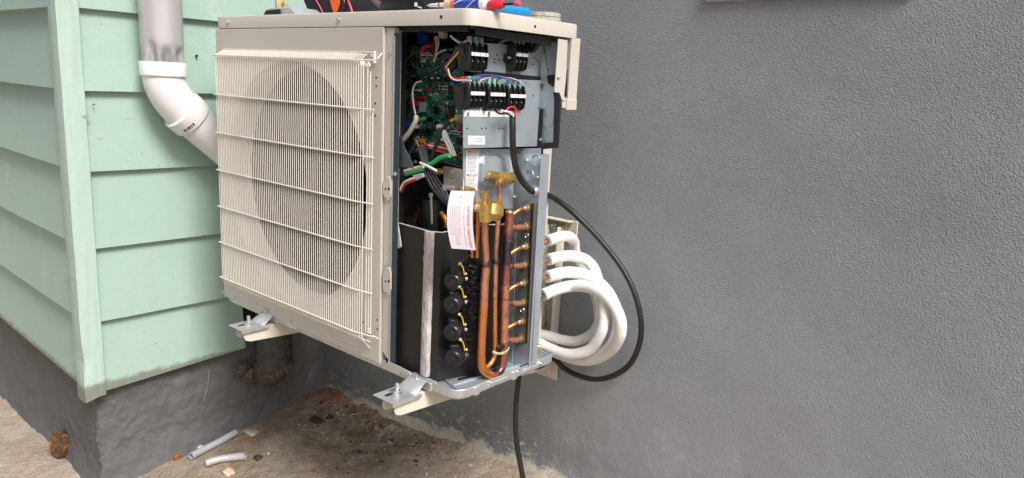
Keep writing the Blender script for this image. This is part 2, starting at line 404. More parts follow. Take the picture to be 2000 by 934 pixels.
# red brick dust where the two walls meet
rd = k.math('MULTIPLY', k.g(k.math('ADD', k.math('SQRT', k.math('ADD', k.math('POWER', k.math('SUBTRACT', X[0], -.14), 2), k.math('POWER', k.math('SUBTRACT', X[1], .03), 2))), k.math('MULTIPLY', k.noise(14, 4, .7), .18)), .22, .13), 1)
base = k.mix(rd, base, (.27, .085, .04))
spk = k.g(sp, .14, .09); spc = k.mix(k.g(k.vor(95, 'F1', None, 1), .4, .6), (.10, .07, .05), (.60, .54, .45))
base = k.mix(k.math('MULTIPLY', spk, k.g(k.noise(12, 2), .35, .6)), base, spc)
k.P(base, .88)
k.bump(k.math('ADD', k.math('MULTIPLY', n3, 1.1), k.math('ADD', k.math('MULTIPLY', n2, 1.2), k.math('MULTIPLY', sp, -.6))), .0065); M['ground'] = k.m

# ================================================================== SETTING
XS, YS, GY = -0.1826, -0.6146, 0.12      # house corner (side face x, front face y) and the grey wall's plane
G0 = -1.155
def fb(x, y, z, s, o=0): return noise.fractal(Vector((x * s + o, y * s - o, z * s)), 1.0, 2.0, 4)
def gz(x, y):
    xr = x + .2
    z = G0 + (.095 * (min(x, 2.5)) if x > -.2 else -.019 + .03 * max(xr, -3)) - .11 * (min(.12 - y, 2.2) if y < .12 else 0)
    if -1.6 < x < 1.6 and -1.4 < y < .2:
        z += fb(x, y, 0, 5) * .010 + fb(x, y, 3, 22) * .0035
        d = math.hypot(x + .14, y - .04)
        z += .022 * math.exp(-(d / .12) ** 2) * (1 + fb(x, y, 0, 30) * .5)      # heap of rubble in the corner
        z += .012 * math.exp(-max(0, .12 - y) / .03) * (x > -.2) * (1 + fb(x, 0, 0, 12))
    return z
def ghit(px, py, up=0):
    d = _ray(px, py); t = .3
    while t < 8:
        p = CAM + d * t
        if p.z < gz(p.x, p.y) + up: return p
        t += .004
    return p
def axis(lo, hi, step, far):
    a = list(np.arange(lo, hi + 1e-6, step)); s = step; l = [lo]; r = [a[-1]]
    while l[-1] > -far: s *= 1.35; l.append(l[-1] - s)
    s = step
    while r[-1] < far: s *= 1.35; r.append(r[-1] + s)
    return l[:0:-1] + a + r[1:]
gx = axis(-1.35, 1.1, .011, 80); gy = axis(-1.0, .15, .011, 80)
m = MB(); nx, ny = len(gx), len(gy)
m.add([(x, y, gz(x, y)) for x in gx for y in gy], [[i * ny + j, (i + 1) * ny + j, (i + 1) * ny + j + 1, i * ny + j + 1] for i in range(nx - 1) for j in range(ny - 1)])
m.keep = True
solo('ground', m, M['ground'], (0, .12, G0), '', '', kind='structure', sharp=180)

# grey stucco wall -----------------------------------------------------------
m = MB()
def wallp(u, v):
    x = XS - .3 + 4.6 * u; zb = -1.45; z = zb + 4.2 * (v ** 1.0)
    h = z - (G0 + .095 * x); y = GY + fb(x, 0, z, 1.7) * .003 + fb(x, 0, z, 7) * .0007
    if h < .35:
        k = max(0, 1 - h / .35)
        y += fb(x, 1, z, 9, 5) * .003 * k + fb(x, 1, z, 34, 5) * .0022 * k * k - .016 * max(0, 1 - h / .07) ** 2
    return (x, y, z)
m.grid(wallp, 620, 520); m.keep = True
m.add([(XS - .3, GY + .02, -1.45), (4.12, GY + .02, -1.45), (4.12, GY + .02, 2.75), (XS - .3, GY + .02, 2.75)], [[0, 1, 2, 3]])
m.add([(XS - .3, GY + .25, -1.45), (4.12, GY + .25, -1.45), (4.12, GY + .25, 2.75), (XS - .3, GY + .25, 2.75), (XS - .3, GY + .02, 2.75), (4.12, GY + .02, 2.75), (4.12, GY + .02, -1.45)],
      [[3, 2, 1, 0], [4, 5, 2, 3], [6, 1, 2, 5]])
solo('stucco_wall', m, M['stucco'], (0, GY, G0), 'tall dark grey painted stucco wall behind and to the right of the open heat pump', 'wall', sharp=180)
m = MB(); a = wy(1375, 3, GY - .01); b = wy(1790, 0, GY - .01)
m.slab([(a.x, GY - .008, a.z - .002), (b.x, GY - .008, a.z + .003), (b.x, GY - .008, a.z + .05), (a.x, GY - .008, a.z + .05)], (0, .03, 0), .003)
solo('window_sill', m, simple('sill_plaster', (.30, .30, .31), .6, 0, .1, 30, .001), ((a.x + b.x) / 2, GY, a.z), 'grey plaster sill whose underside just shows at the top edge of the stucco wall', 'sill')

# house corner: foundation + siding ------------------------------------------
FX, FY = XS - .03, YS + .03
m = MB()
def f_side(u, v):
    y = FY + (GY - FY) * u; z = -1.40 + (.55) * v; h = z - gz(FX, y)
    x = FX + fb(9, y, z, 6) * .006 + fb(9, y, z, 24) * .0022 + fb(9, y, z, 60) * .0010 + .010 * max(0, 1 - h / .10) ** 2
    c = math.exp(-((y - FY) / .03) ** 2); x -= .006 * c + .005 * c * fb(y, z, 1, 14)
    if z > -.9: x = FX
    return (x, y + (fb(2, y, z, 14) * .012 if u == 0 else 0), z)
m.grid(f_side, 260, 170)
def f_front(u, v):
    x = FX - 3.0 * (1 - u) ** 1.6; z = -1.40 + .55 * v; h = z - gz(x, FY)
    y = FY - fb(x, 3, z, 6) * .005 - fb(x, 3, z, 24) * .002 - .012 * max(0, 1 - h / .10) ** 2
    if z > -.9: y = FY
    if u == 1: q = f_side(0, v); return q
    return (x, y, z)
m.grid(f_front, 340, 170, flip=True); m.keep = True
solo('foundation_wall', m, M['found'], (FX, FY, -1.24), 'low dark grey plastered foundation under the mint green siding, running round the house corner', 'foundation', sharp=180)

house = empty('siding_wall', (XS, YS, -.95), 0, 'mint green clapboard house corner beside the grey wall, standing over the grey foundation', 'siding')
ty0 = wx(159, 0, XS + .004).y; ty1 = wx(199, 772, XS + .004).y; TW = (ty0 + ty1) / 2
tlx = XS - .050
RZ = [.965, .772, .579, .386, .193, .0, -.1914, -.3857, -.5797, -.770]
LZ = [.965, .772, .579, .386, .193, .0, -.189, -.3777, -.5626, -.757]
mr = MB(); ml = MB()
for k, z in enumerate(RZ + [-.957]):
    top = (RZ[k - 1] if k else 1.16) + .004
    y1 = GY if k < 10 else -.178; zb1 = z if k < 10 else -.938
    zz0 = z - (.004 if k == 10 else 0)
    n = 24; e = .017
    yy = [TW + (y1 - TW) * i / n for i in range(n + 1)]
    vs = []
    for y in yy:
        t = (y - TW) / (y1 - TW); zb = zz0 + (zb1 - zz0) * t + noise.noise(Vector((y * 5, z * 9, 2))) * .0012
        o = noise.noise(Vector((y * 3, z * 7, 5))) * .0012
        vs += [(XS - .022, y, zb), (XS + o - .0012, y, zb), (XS + o, y, zb + .0012), (XS - e, y, top), (XS - .026, y, top)]
    fs = [[i * 5 + q, (i + 1) * 5 + q, (i + 1) * 5 + (q + 1) % 5, i * 5 + (q + 1) % 5] for i in range(n) for q in range(5)]
    fs += [[0, 1, 2, 3, 4], [n * 5 + q for q in (4, 3, 2, 1, 0)]]
    mr.add(vs, fs)
for k, z in enumerate(LZ + [-.946]):
    top = (LZ[k - 1] if k else 1.16) + .004; n = 30; vs = []
    for i in range(n + 1):
        x = tlx + .008 - 3.2 * (i / n) ** 1.3; zb = z + noise.noise(Vector((x * 4, z * 9, 8))) * .0015
        o = noise.noise(Vector((x * 3, z * 7, 1))) * .0015
        vs += [(x, YS + .026, zb), (x, YS - o + .0012, zb), (x, YS - o, zb + .0012), (x, YS + .023, top), (x, YS + .030, top)]
    fs = [[i * 5 + q, (i + 1) * 5 + q, (i + 1) * 5 + (q + 1) % 5, i * 5 + (q + 1) % 5] for i in range(n) for q in range(5)]
    fs += [[0, 1, 2, 3, 4], [n * 5 + q for q in (4, 3, 2, 1, 0)]]
    ml.add(vs, fs)
HB = (XS, YS, -.95)
mr.build('clapboards', M['siding'], house, HB, sharp=25)['label'] = 'brighter mint clapboards of the side towards the grey wall'
ml.build('clapboards', M['siding'], house, HB, sharp=25)['label'] = 'shaded mint clapboards of the front, left of the corner trim'
m = MB(); m.box((XS - .25, YS + .03, -.93), (XS - .022, GY - .002, 1.16)); m.box((-3.6, YS + .024, -.93), (XS - .25, YS + .2, 1.16))
m.build('sheathing', M['void'], house, HB)
# bent metal corner trim
def trim(u, v):
    z = -.978 + 2.133 * v
    dent = math.exp(-((z + .87) / .028) ** 2); d2 = math.exp(-((z + .16) / .05) ** 2); crumple = max(0, min(1, (-.76 - z) / .1))
    s = (u - .35)
    wob = noise.noise(Vector((z * 14, 1, 0))) * .0025 + noise.noise(Vector((z * 60, 4, 0))) * .0008 * (1 + crumple)
    if u <= .35:
        t = u / .35                      # left leg, from its free edge to the corner
        return (tlx + (XS + .004 - tlx) * t - .002 * (1 - t) + wob * t * .5 - dent * .003 * t, YS - .005 + wob * .6 - .002 * math.sin(t * 3.1) + dent * .005 * t, z)
    t = (u - .35) / .65
    return (XS + .004 + math.sin(t * 3.14) * .0012 + fb(t, z, 0, 6) * .0012 - dent * .004 * (1 - t) ** 2 + crumple * .0015 * t, YS - .005 + (TW - YS + .006) * t + wob * (1 - t) + dent * .005 * (1 - t) ** 2 + (.004 * d2 * (1 - t)), z + .014 * t * (v < .004))
m = MB(); m.grid(trim, 20, 420); m.keep = True
b = len(m.v); m.v += [(x - .0015, y + .0015, z) for x, y, z in m.v[:b]]; f0 = list(m.f); m.f += [[q + b for q in f[::-1]] for f in f0]; m.m += [0] * len(f0)
nv = 421
for i in range(20): m.add([], []); m.f.append([i * nv, (i + 1) * nv, (i + 1) * nv + b, i * nv + b]); m.m.append(0)
for j in range(420): m.f.append([j + 20 * nv, j + 20 * nv + 1, j + 20 * nv + 1 + b, j + 20 * nv + b]); m.m.append(0); m.f.append([j, j + b, j + 1 + b, j + 1]); m.m.append(0)
m.build('corner_trim', M['trim'], house, HB, sharp=50)['label'] = 'crumpled mint metal corner strip with a dent near its foot'
def hole(px, py, r):
    m = MB(); p = wx(px, py, XS - .003); m.lathe([p - Vector((.002, 0, 0)), p + Vector((.0035, 0, 0))], [r, r], 10); m.build('nail_hole', M['void'], house, HB)
hole(384, 109, .0030); hole(281, 164, .0030); hole(283, 174, .002); hole(183, 204, .0018)
m = MB(); p = wx(161, 228, XS + .006)
m.slab([(XS + .0052, p.y - .002, p.z + .003), (XS + .0052, p.y + .016, p.z + .005), (XS + .0052, p.y + .016, p.z - .003), (XS + .0052, p.y + .002, p.z - .003)], (.0007, 0, 0))
m.build('scuff_mark', simple('scuff', (.30, .33, .33), .7, 0, .3, 60), house, HB)
# little strap screwed to the siding above the cabinet
p = wx(551, 6, XS + .003); a = wx(540, 6, XS + .003); b = wx(562, 6, XS + .003)
st = empty('pipe_strap', (XS, p.y, p.z), 0, 'small weathered beige strap screwed to the mint siding above the cabinet', 'strap')
m = MB(); m.slab([(XS, a.y, p.z - .016), (XS, b.y, p.z - .016), (XS, b.y, p.z + .05), (XS, a.y, p.z + .05)], (.005, 0, 0), .0015); m.build('strap', M['beige'], st, (XS, p.y, p.z))
m = MB(); m.cyl((XS + .005, p.y, p.z - .003), (XS + .008, p.y, p.z - .003), .005, 8); m.build('screw', M['zincy'], st, (XS, p.y, p.z))

# downspout + elbow + slanting pipe -------------------------------------------
SX = XS + .062
def sp(px, py, x=SX): return wx(px, py, x)
cTop = (sp(275, 122) + sp(360, 122)) / 2; R0 = (sp(360, 122) - sp(275, 122)).length / 2
cTop = Vector((SX, cTop.y, cTop.z))
DB = cTop.copy()
ds = empty('downspout', DB, 0, 'grey metal downspout crimped into a white plastic elbow and slanting pipe on the mint siding', 'downspout')
m = MB(); n = 72; H = 1.1; rows = 60
def dsp(i, k):
    z = (i / rows) ** 2 * H - .02; a = 2 * math.pi * k / n; r = R0 * .93
    fl = math.cos(a * 9); cr = max(0, 1 - z / .07)
    r *= 1 + .010 * fl * (1 - .5 * cr) 
    for ac in (-.95, -.2, .55, 1.3, 2.2, 3.2, 4.2): 
        da = (a - ac + math.pi) % (2 * math.pi) - math.pi; hh = .050 if abs(ac + .95) < .01 else .036
        q = max(0, 1 - (da / .26) ** 2) * max(0, 1 - (z / hh) ** 2); r -= R0 * .26 * q ** .7
    return (cTop.x + math.cos(a) * r, cTop.y + math.sin(a) * r, cTop.z + z)
vs = [dsp(i, k) for i in range(rows + 1) for k in range(n)]
fs = [[i * n + k, i * n + (k + 1) % n, (i + 1) * n + (k + 1) % n, (i + 1) * n + k] for i in range(rows) for k in range(n)]
m.add(vs, fs); m.build('metal_pipe', M['spout'], ds, DB, sharp=60)
# elbow body
P0 = cTop; P1 = sp(316, 165); P2 = sp(340, 205); P3 = sp(372, 226); PE = sp(427, 262); 
dirn = (sp(432, 281) - sp(377, 234)); dirn.x = 0; dirn.normalize()
m = MB(); m.lathe([P0 + Vector((0, 0, z)) for z in (-.034, -.032, .0, .001, .001, -.028)], [R0 * .97, R0 * 1.03, R0 * 1.03, R0 * 1.02, R0 * .97, R0 * .96], 40); m.build('elbow_socket', M['pvc'], ds, DB)
e0 = P0 + Vector((0, 0, -.031)); c1 = sp(377, 234)
m = MB(); pts = []
for i in range(13):
    t = i / 12; ctrl = Vector((SX, P0.y, c1.z + (P0.y - c1.y) / dirn.y * -dirn.z * -1)) if False else Vector((SX, P0.y, c1.z - dirn.z / dirn.y * (c1.y - P0.y)))
    pts.append(e0 * (1 - t) ** 2 + ctrl * 2 * t * (1 - t) + c1 * t * t)
m.tube(pts, R0 * .93, 40); m.build('elbow', M['pvc'], ds, DB)
m = MB(); m.lathe([c1 - dirn * .040, c1 - dirn * .038, c1 - dirn * .004, c1, c1 - dirn * .0], [R0 * .98, R0 * 1.05, R0 * 1.05, R0 * 1.03, R0 * .95], 40); m.build('elbow_socket', M['pvc'], ds, DB)
m = MB(); c2 = c1 + dirn * .42; dz = Vector((0, 0, -.30))
m.tube([c1, c1 + dirn * .1, c1 + dirn * .2, c1 + dirn * .30, c1 + dirn * .34 + Vector((0, 0, -.015)), c1 + dirn * .365 + Vector((0, 0, -.06)), c1 + dirn * .37 + Vector((0, 0, -.16)), c1 + dirn * .37 + Vector((0, 0, -.26))], R0 * .92, 32, 3); m.build('slanting_pipe', M['pvc'], ds, DB)
m = MB()
for i, (dx_, w2) in enumerate(((0, .004), (.007, .003), (.013, .005), (.021, .002), (.027, .004))):
    # printed code on the socket, a row of small black strokes
    th = .62; u = Vector((math.cos(th), 0, 0)) 
    c = c1 - dirn * .012; nrm = (Vector((1, 0, 0)) * .75 + dirn.cross(Vector((1, 0, 0))) * .66).normalized(); tang = dirn.cross(nrm).normalized()
    q = c + nrm * (R0 * 1.053); ang = (dx_ - .02) / R0
    nr = (nrm * math.cos(ang) + tang * math.sin(ang)); q = c + nr * R0 * 1.051; tg = dirn.cross(nr)
    m.slab([q - dirn * .004, q + dirn * .003, q + dirn * .003 + tg * w2, q - dirn * .004 + tg * w2], nr * .0008)
m.build('print_mark', M['ink'], ds, DB)
# stump of the old drain in the foundation
q = wx(536, 700, -.135); dr = empty('drain_stump', (q.x, q.y, -1.04), 0, 'dirty round drain stub with mortar crust in the foundation behind the left bracket foot', 'drain pipe')
m = MB(); m.tube([(q.x, q.y, -.80), (q.x, q.y, -.88), (q.x, q.y, -.97), (q.x - .006, q.y - .004, -1.0), (q.x - .03, q.y - .006, -1.03)], .05, 28, 3, rfun=lambda t: .052 - .006 * max(0, t - .7) / .3)
m.build('stub', simple('grimy_pipe', (.075, .07, .06), .75, 0, .5, 40, .001), dr, (q.x, q.y, -1.04))
m = MB(); rr = random.Random(3)
for i in range(60):
    a = rr.uniform(0, 1); cx = q.x - .03 + rr.uniform(-.02, .02); t = rr.uniform(-.085, .05)
    m.ball((q.x - .060 + rr.uniform(-.004, .016), q.y + t, -1.02 - .02 * math.cos(t * 20) + rr.uniform(-.026, .02) + abs(t) * .2), rr.uniform(.006, .016), 8, (.45, rr.uniform(.8, 1.8), rr.uniform(.5, 1)))
m.build('mortar_lump', simple('mortar_lump', (.115, .09, .068), .9, 0, .6, 70, .004, 90), dr, (q.x, q.y, -1.04)); m = MB()
for i in range(40):
    a = -1.9 + i * .085; p = Vector((q.x + .052 * math.cos(a), q.y + .052 * math.sin(a), -1.0 + .012 * math.sin(a * 2) + rr.uniform(-.008, .008)))
    m.ball(p, rr.uniform(.003, .007), 7, (1, 1, 1.6))
m.build('mortar_crust', simple('mortar_crust', (.115, .09, .068), .9, 0, .6, 70, .004, 90), dr, (q.x, q.y, -1.04))

# ================================================================== WALL BRACKETS (two arms on a wall rail)
UB = Vector((.43, -.16, -.70))
def uw(v): return MU @ Vector(v)
def uloc(base): return uw(base)
def uroot(name, base, label, cat, group=None): return empty(name, uloc(base), YAW, label, cat, group)
def usolo(name, mb, mat, base, label, cat, group=None, sharp=35):
    o = mb.build(name, mat, None, base, None, sharp); o.location = uloc(base); o.rotation_euler = (0, 0, YAW); return tag(o, label, cat, group)
BB = Vector((.75, .11, -.80))
br = uroot('wall_bracket', BB, 'cream steel wall bracket with two arms under the heat pump, bolted to the stucco', 'bracket')
WR = .118                                   # wall side (cabinet frame)
def arm(xa, yf, zt, first):
    w2 = .036; y1 = WR - .004
    for s in (0, 1):
        x = xa - s * w2
        m = MB(); d0, d1 = .030, .062
        pts = [(x, yf + .004, zt), (x, yf, zt - d0 * .5), (x, yf + .004, zt - d0 * .85), (x, yf + .016, zt - d0), (x, y1, zt - d1), (x, y1, zt)]
        m.slab(pts, (-.0025 if s == 0 else .0025, 0, 0), .0004); o = m.build('arm_flange', M['cream_trim'], br, BB)
    m = MB(); m.box((xa - w2 - .0003, yf + .004, zt - .0025), (xa + .0003, y1, zt + .0002), .0006); m.build('arm_web', M['cream_trim'], br, BB)
AX, AXL = .768, .232
arm(AX, -.392, -.717, 1); arm(AXL, -.392, -.717, 0)
q1 = uy(1130, 433, WR); q2 = uy(1128, 462, WR)
m = MB(); m.box((.10, WR - .004, q2.z - .004), (q1.x, WR, q1.z), .0008)
m.box((.10, WR - .022, q1.z - .003), (q1.x - .012, WR - .004, q1.z), .0006); m.build('wall_rail', M['cream_trim'], br, BB)
for xr in (uy(1074, 560, WR - .03).x + .012, .10 + .10):
    m = MB()
    m.box((xr - .040, WR - .003, -.80), (xr, WR - .001, q1.z - .020), .0006)
    m.box((xr - .0025, WR - .030, -.80), (xr, WR - .003, q1.z - .016), .0008)
    m.box((xr - .040, WR - .030, -.80), (xr - .0375, WR - .003, q1.z - .016), .0008)
    m.build('upright', M['cream_trim'], br, BB)
m = MB(); e = uy(1074, 733, WR - .002); m.box((AX - .075, WR - .006, e.z - .006), (AX + .004, WR - .001, e.z + .055), .0008); m.build('foot_plate', M['cream_trim'], br, BB)
def wall_bolt(px, py, r=.010, y=WR - .004, mat='zincy'):
    p = uy(px, py, y); m = MB()
    m.lathe([p, p - Vector((0, .002, 0)), p - Vector((0, .0021, 0)), p - Vector((0, .003, 0))], [r * 1.25, r * 1.2, r * .95, r * .9], 20)
    m.lathe([p - Vector((0, .0028, 0)), p - Vector((0, .009, 0)), p - Vector((0, .010, 0))], [r * .72, r * .72, r * .6], 6)
    m.build('bolt', M[mat], br, BB)
wall_bolt(1108, 437); wall_bolt(1084, 440, .0075, WR - .006, 'nickel'); wall_bolt(1064, 633, .008)

# ================================================================== HEAT PUMP OUTDOOR UNIT
unit = uroot('heat_pump_unit', UB, 'cream outdoor heat pump cabinet with its service panel off, wiring and copper pipes showing', 'heat pump')
def part(name, mb, mat, parent=None, label=None, sharp=35):
    o = mb.build(name, M[mat] if isinstance(mat, str) else mat, parent or unit, UB, None, sharp)
    if label: o['label'] = label
    return o
def rrect(x0, x1, y0, y1, r, n=6):
    out = []
    for cx, cy, a0 in ((x1 - r, y0 + r, -90), (x1 - r, y1 - r, 0), (x0 + r, y1 - r, 90), (x0 + r, y0 + r, 180)):
        for i in range(n + 1):
            a = rad(a0 + 90 * i / n); out.append((cx + r * math.cos(a), cy + r * math.sin(a)))
    return out
def loft(m, loops, cap0=True, cap1=True):
    n = len(loops[0]); vs = [p for l in loops for p in l]
    fs = [[i * n + k, i * n + (k + 1) % n, (i + 1) * n + (k + 1) % n, (i + 1) * n + k] for i in range(len(loops) - 1) for k in range(n)]
    if cap0: fs.append(list(range(n))[::-1])
    if cap1: fs.append([(len(loops) - 1) * n + k for k in range(n)])
    m.add(vs, fs)
def rl(off, z, r=.024, x0=0, x1=W_, y0=-D_, y1=0):
    return [(x, y, z) for x, y in rrect(x0 + off, x1 - off, y0 + off, y1 - off, max(.002, r - off), 8)]
def screw(c, d, r=.0042, parent=None, name='screw', mat='nickel'):
    c = Vector(c); d = Vector(d).normalized(); m = MB()
    m.lathe([c - d * .001, c + d * .0006, c + d * .0010], [r, r, r * .85], 14)
    m.lathe([c + d * .0008, c + d * .0034, c + d * .0040], [r * .68, r * .66, r * .5], 6)
    return part(name, m, mat, parent)
def dot(m, c, d, r, th=.0005, n=10):
    c = Vector(c); d = Vector(d).normalized(); m.lathe([c - d * .001, c + d * th], [r, r], n)

# lid
m = MB(); m.keep = True
loft(m, [rl(.0035, -.0035), rl(.0012, -.0035), rl(.0012, -HL), rl(0, -HL), rl(0, -.0045), rl(.0012, -.0014), rl(.0045, 0), rl(.03, .0004)], True, True)
lid = part('top_cover', m, 'cream')
lp = []
for px, py in ((446, 43), (662, 38)): p = uy(px, py, -D_ - .0005); screw(p, (0, -1, 0), .0050, lid)
m = MB()
for px, py in ((862, 33),): dot(m, uy(px, py, -D_), (0, -1, 0), .0030)
part('screw_hole', m, 'dark', lid); m = MB(); p = ux(1045, 52, W_); dot(m, p, (1, 0, 0), .0028); part('screw_hole', m, 'dark', lid)
# front panel with the round fan opening
PX0, PX1, PZ0, PZ1 = .003, .6316, -.7000, -HL - .0012
HC, HR = Vector((.317, -.317, -.367)), .2705
m = MB(); angs = sorted([2 * math.pi * i / 112 for i in range(112)] + [math.atan2(z - HC.z, x - HC.x) % (2 * math.pi) for x in (PX0, PX1) for z in (PZ0, PZ1)])
def per(a, ins=0):
    c, s = math.cos(a), math.sin(a); t = 9
    if c > 1e-9: t = min(t, (PX1 - ins - HC.x) / c)
    if c < -1e-9: t = min(t, (PX0 + ins - HC.x) / c)
    if s > 1e-9: t = min(t, (PZ1 - ins - HC.z) / s)
    if s < -1e-9: t = min(t, (PZ0 + ins - HC.z) / s)
    return HC.x + c * t, HC.z + s * t
loops = []
for (rr_, y) in ((.2585, -.262), (.2605, -.295), (.2640, -.309), (.2705, -.3165)): loops.append([(HC.x + rr_ * math.cos(a), y, HC.z + rr_ * math.sin(a)) for a in angs])
loops.append([(per(a, .0016)[0], -.317, per(a, .0016)[1]) for a in angs]); loops.append([(per(a)[0], -.3158, per(a)[1]) for a in angs]); loops.append([(per(a)[0], -.300, per(a)[1]) for a in angs])
loft(m, loops, False, False); m.keep = True
fp = part('front_panel', m, 'cream', sharp=28)
m = MB(); a = uy(480, 594, -.3175); b = uy(696, 686, -.3175); m.tube([(.05, -.3168, -.682), (.585, -.3168, -.682)], .0012, 6); part('pressed_rib', m, 'cream', fp)
for px, py in ((436, 570), (460, 581), (569, 629), (702, 690)): screw(uy(px, py, -.3172), (0, -1, 0), .0045, fp)
for px, py in ((733, 202), (733, 226), (737, 625), (737, 643), (709, 629), (735, 152), (735, 168)):
    m = MB(); dot(m, uy(px, py, -.317), (0, -1, 0), .0022); part('screw_hole', m, 'dark', fp)
# corner post beside the opening
m = MB(); m.slab([(.6335, -.3125, -.030), (.6555, -.3125, -.030), (.6555, -.3125, -.688), (.6335, -.3125, -.672)], (0, .020, 0), .001)
post = part('corner_post', m, 'cream')
screw(uy(763, 104, -.3128), (0, -1, 0), .0045, post); screw(uy(757, 519, -.3128), (0, -1, 0), .0045, post); 
for (ya, yb) in ((345, 393), (522, 577)):
    m = MB(); A = [uy(x_, y_, -.3165) for x_, y_ in ((753, ya), (760, ya), (763, ya + 12), (763, yb - 12), (759, yb), (754, yb), (747, yb - 14), (747, ya + 14))]
    m.slab(A, (0, .0035, 0), .0008); o = part('panel_clip', m, 'cream', post)
    
    for hx_, hy_, hr_ in ((753, (ya + yb) / 2, .0020), (759.5, (ya + yb) / 2, .0028), (754, yb - 5, .0016)): m = MB(); dot(m, uy(hx_, hy_, -.3166), (0, -1, 0), hr_); part('screw_hole', m, 'dark', post)
# galvanized inner edge
m = MB(); m.box((.6570, -.314, -.694), (.6590, -.302, -.042), .0003); m.box((.6590, -.312, -.694), (.6740, -.310, -.040), .0003); part('door_frame', m, simple('painted_dark_steel', (.05, .075, .09), .4, .5, .1, 30))
screw(uy(772, 340, -.313), (0, -1, 0), .0045, name='screw')
m = MB(); m.box((.6575, -.3145, -.694), (.6592, -.3035, -.045), .0003); part('door_edge', m, 'galv')

# fan chamber
m = MB()
m.box((.0, -.300, -.70), (.0015, -.002, -HL), .0003)
part('side_panel', m, 'cream')
m = MB(); m.box((.0025, -.296, -.697), (.004, -.012, -.032)); m.box((.004, -.262, -.697), (.052, -.258, -.032)); part('fan_chamber_shade_liner', m, 'dark')  # dark sheets added so the chamber's inner side looks unlit
m = MB(); m.box((.003, -.012, -.695), (.640, -.003, -.035)); part('coil_fins', m, 'dark')
m = MB(); m.slab([(.640, -.300, -.695), (.643, -.300, -.695), (.643, -.268, -.695), (.562, -.226, -.695), (.562, -.012, -.695), (.559, -.012, -.695), (.559, -.229, -.695), (.640, -.271, -.695)], (0, 0, .66)); part('divider', m, 'dark')
fan = MB(); c = Vector((HC.x, -.14, HC.z)); fan.lathe([c + Vector((0, y, 0)) for y in (.04, -.045, -.055)], [.062, .058, .045], 30)
for b_ in range(3):
    a0 = 2 * math.pi * b_ / 3 + .4
    def bl(u, v, a0=a0):
        r = .055 + .185 * u; a = a0 + (v - .5) * (1.25 + .35 * u) + .5 * u
        return (c.x + r * math.cos(a), c.y + (v - .5) * .085 + .012 * math.sin(v * 3.14), c.z + r * math.sin(a))
    fan.grid(bl, 10, 14)
part('fan', fan, 'dark')
# wire guard
m = MB(); gy_ = -.3385; rw = .00100; xs_ = [.040 + i * .00757 for i in range(75)]
for i, x in enumerate(xs_):
    t = max(0, (x - .545) / .05); ztop = -.0765 - .004 * t
    if x > .582: m.tube([(x, gy_, -.098), (x, gy_, -.645), (x + .001, gy_ + .003, -.651), (x + .004, -.3195, -.658)], rw, 6); continue
    zt2 = -.0905 if x < .56 else -.0905 - (x - .56) * .35
    m.tube([(x + .010, -.3195, ztop), (x + .001, gy_ + .0015, zt2 + .001), (x, gy_, zt2 - .004), (x, gy_, -.645), (x + .001, gy_ + .003, -.651), (x + .004, -.3195, -.658)], rw, 6)
for x, z0 in ((.6055, -.105), (.6135, -.112), (.6215, -.182)): m.tube([(x, gy_ + .006, z0), (x, gy_ + .006, -.634)], rw * 1.1, 6)
HZ = [-.0915, -.183, -.274, -.365, -.456, -.547, -.638]
for i, z in enumerate(HZ):
    pts = [(.030, -.3215, z), (.0305, gy_ - .002, z), (.034, gy_ - .0025, z), (.585, gy_ - .0025, z), (.598, gy_ + .001, z), (.627, gy_ + .004, z)]
    if i in (0, 6): pts = pts[:-1] + [(.620, gy_ + .004, z), (.630, gy_ + .010, z + (.004 if i == 0 else .000)), (.632, -.321, z + (.014 if i == 0 else -.006))]
    m.tube(pts, rw * 1.5, 8)
m.tube([(.045, -.3205, -.0755), (.600, -.3205, -.0760)], rw * 1.2, 6)
m.tube([(.575, -.3205, -.659), (.606, -.3205, -.672)], rw * 1.2, 6)
g = part('fan_grille', m, 'wire')
m = MB()
for i in range(2): m.lathe([uy(708 + i * 11, 123 + i * 3, -.3325), uy(708 + i * 11, 123 + i * 3, -.3315)], [.0050] * 2, 16)
part('corner_clip', m, 'wire', g)
screw(uy(725, 110, -.3215), (0, -1, 0), .0062, g); screw(uy(718, 650, -.3185), (0, -1, 0), .0062, g)
m = MB(); p = uy(728, 121, -.3215); m.box((p.x - .003, -.3215, p.z - .004), (p.x + .006, -.317, p.z + .020), .002); part('guard_tab', m, 'wire', g); m = MB(); p = uy(720, 646, -.32); m.box((p.x - .006, -.3205, p.z - .008), (p.x + .006, -.317, p.z + .006), .002); part('guard_tab', m, 'wire', g)

# base pan
m = MB(); m.keep = True; pr = dict(r=.030, x0=.0, x1=W_ - .003, y0=-D_ + .003, y1=-.004)
loft(m, [rl(.004, -.712, **pr), rl(.0, -.708, **pr), rl(0, -.6925, **pr), rl(.0008, -.6915, **pr), rl(.0016, -.6925, **pr), rl(.0018, -.7055, **pr)], True, True)
pan = part('base_pan', m, 'galvw')
m = MB()
for py_ in (-.262, -.150): m.box((W_ - .0045, py_ - .007, -.7115), (W_ + .0005, py_ + .007, -.6930), .0015)
for py_ in (-.20,): m.box((W_ - .004, py_ - .030, -.7065), (W_ - .0010, py_ + .030, -.6975), .0015)
for py_ in (-.09,): m.box((W_ - .004, py_ - .030, -.7065), (W_ - .0010, py_ + .030, -.6975), .0015)
part('pressed_rib', m, 'galvw', pan)
for px, py in ((956, 747), (1009, 725), (1055, 710)): screw(ux(px, py, W_ - .002), (1, 0, 0), .0048 if px > 1040 else .0036, pan)
m = MB()
for px, py in ((1033, 720), ): dot(m, ux(px, py, W_ - .0026), (1, 0, 0), .0018)
part('screw_hole', m, 'dark', pan)
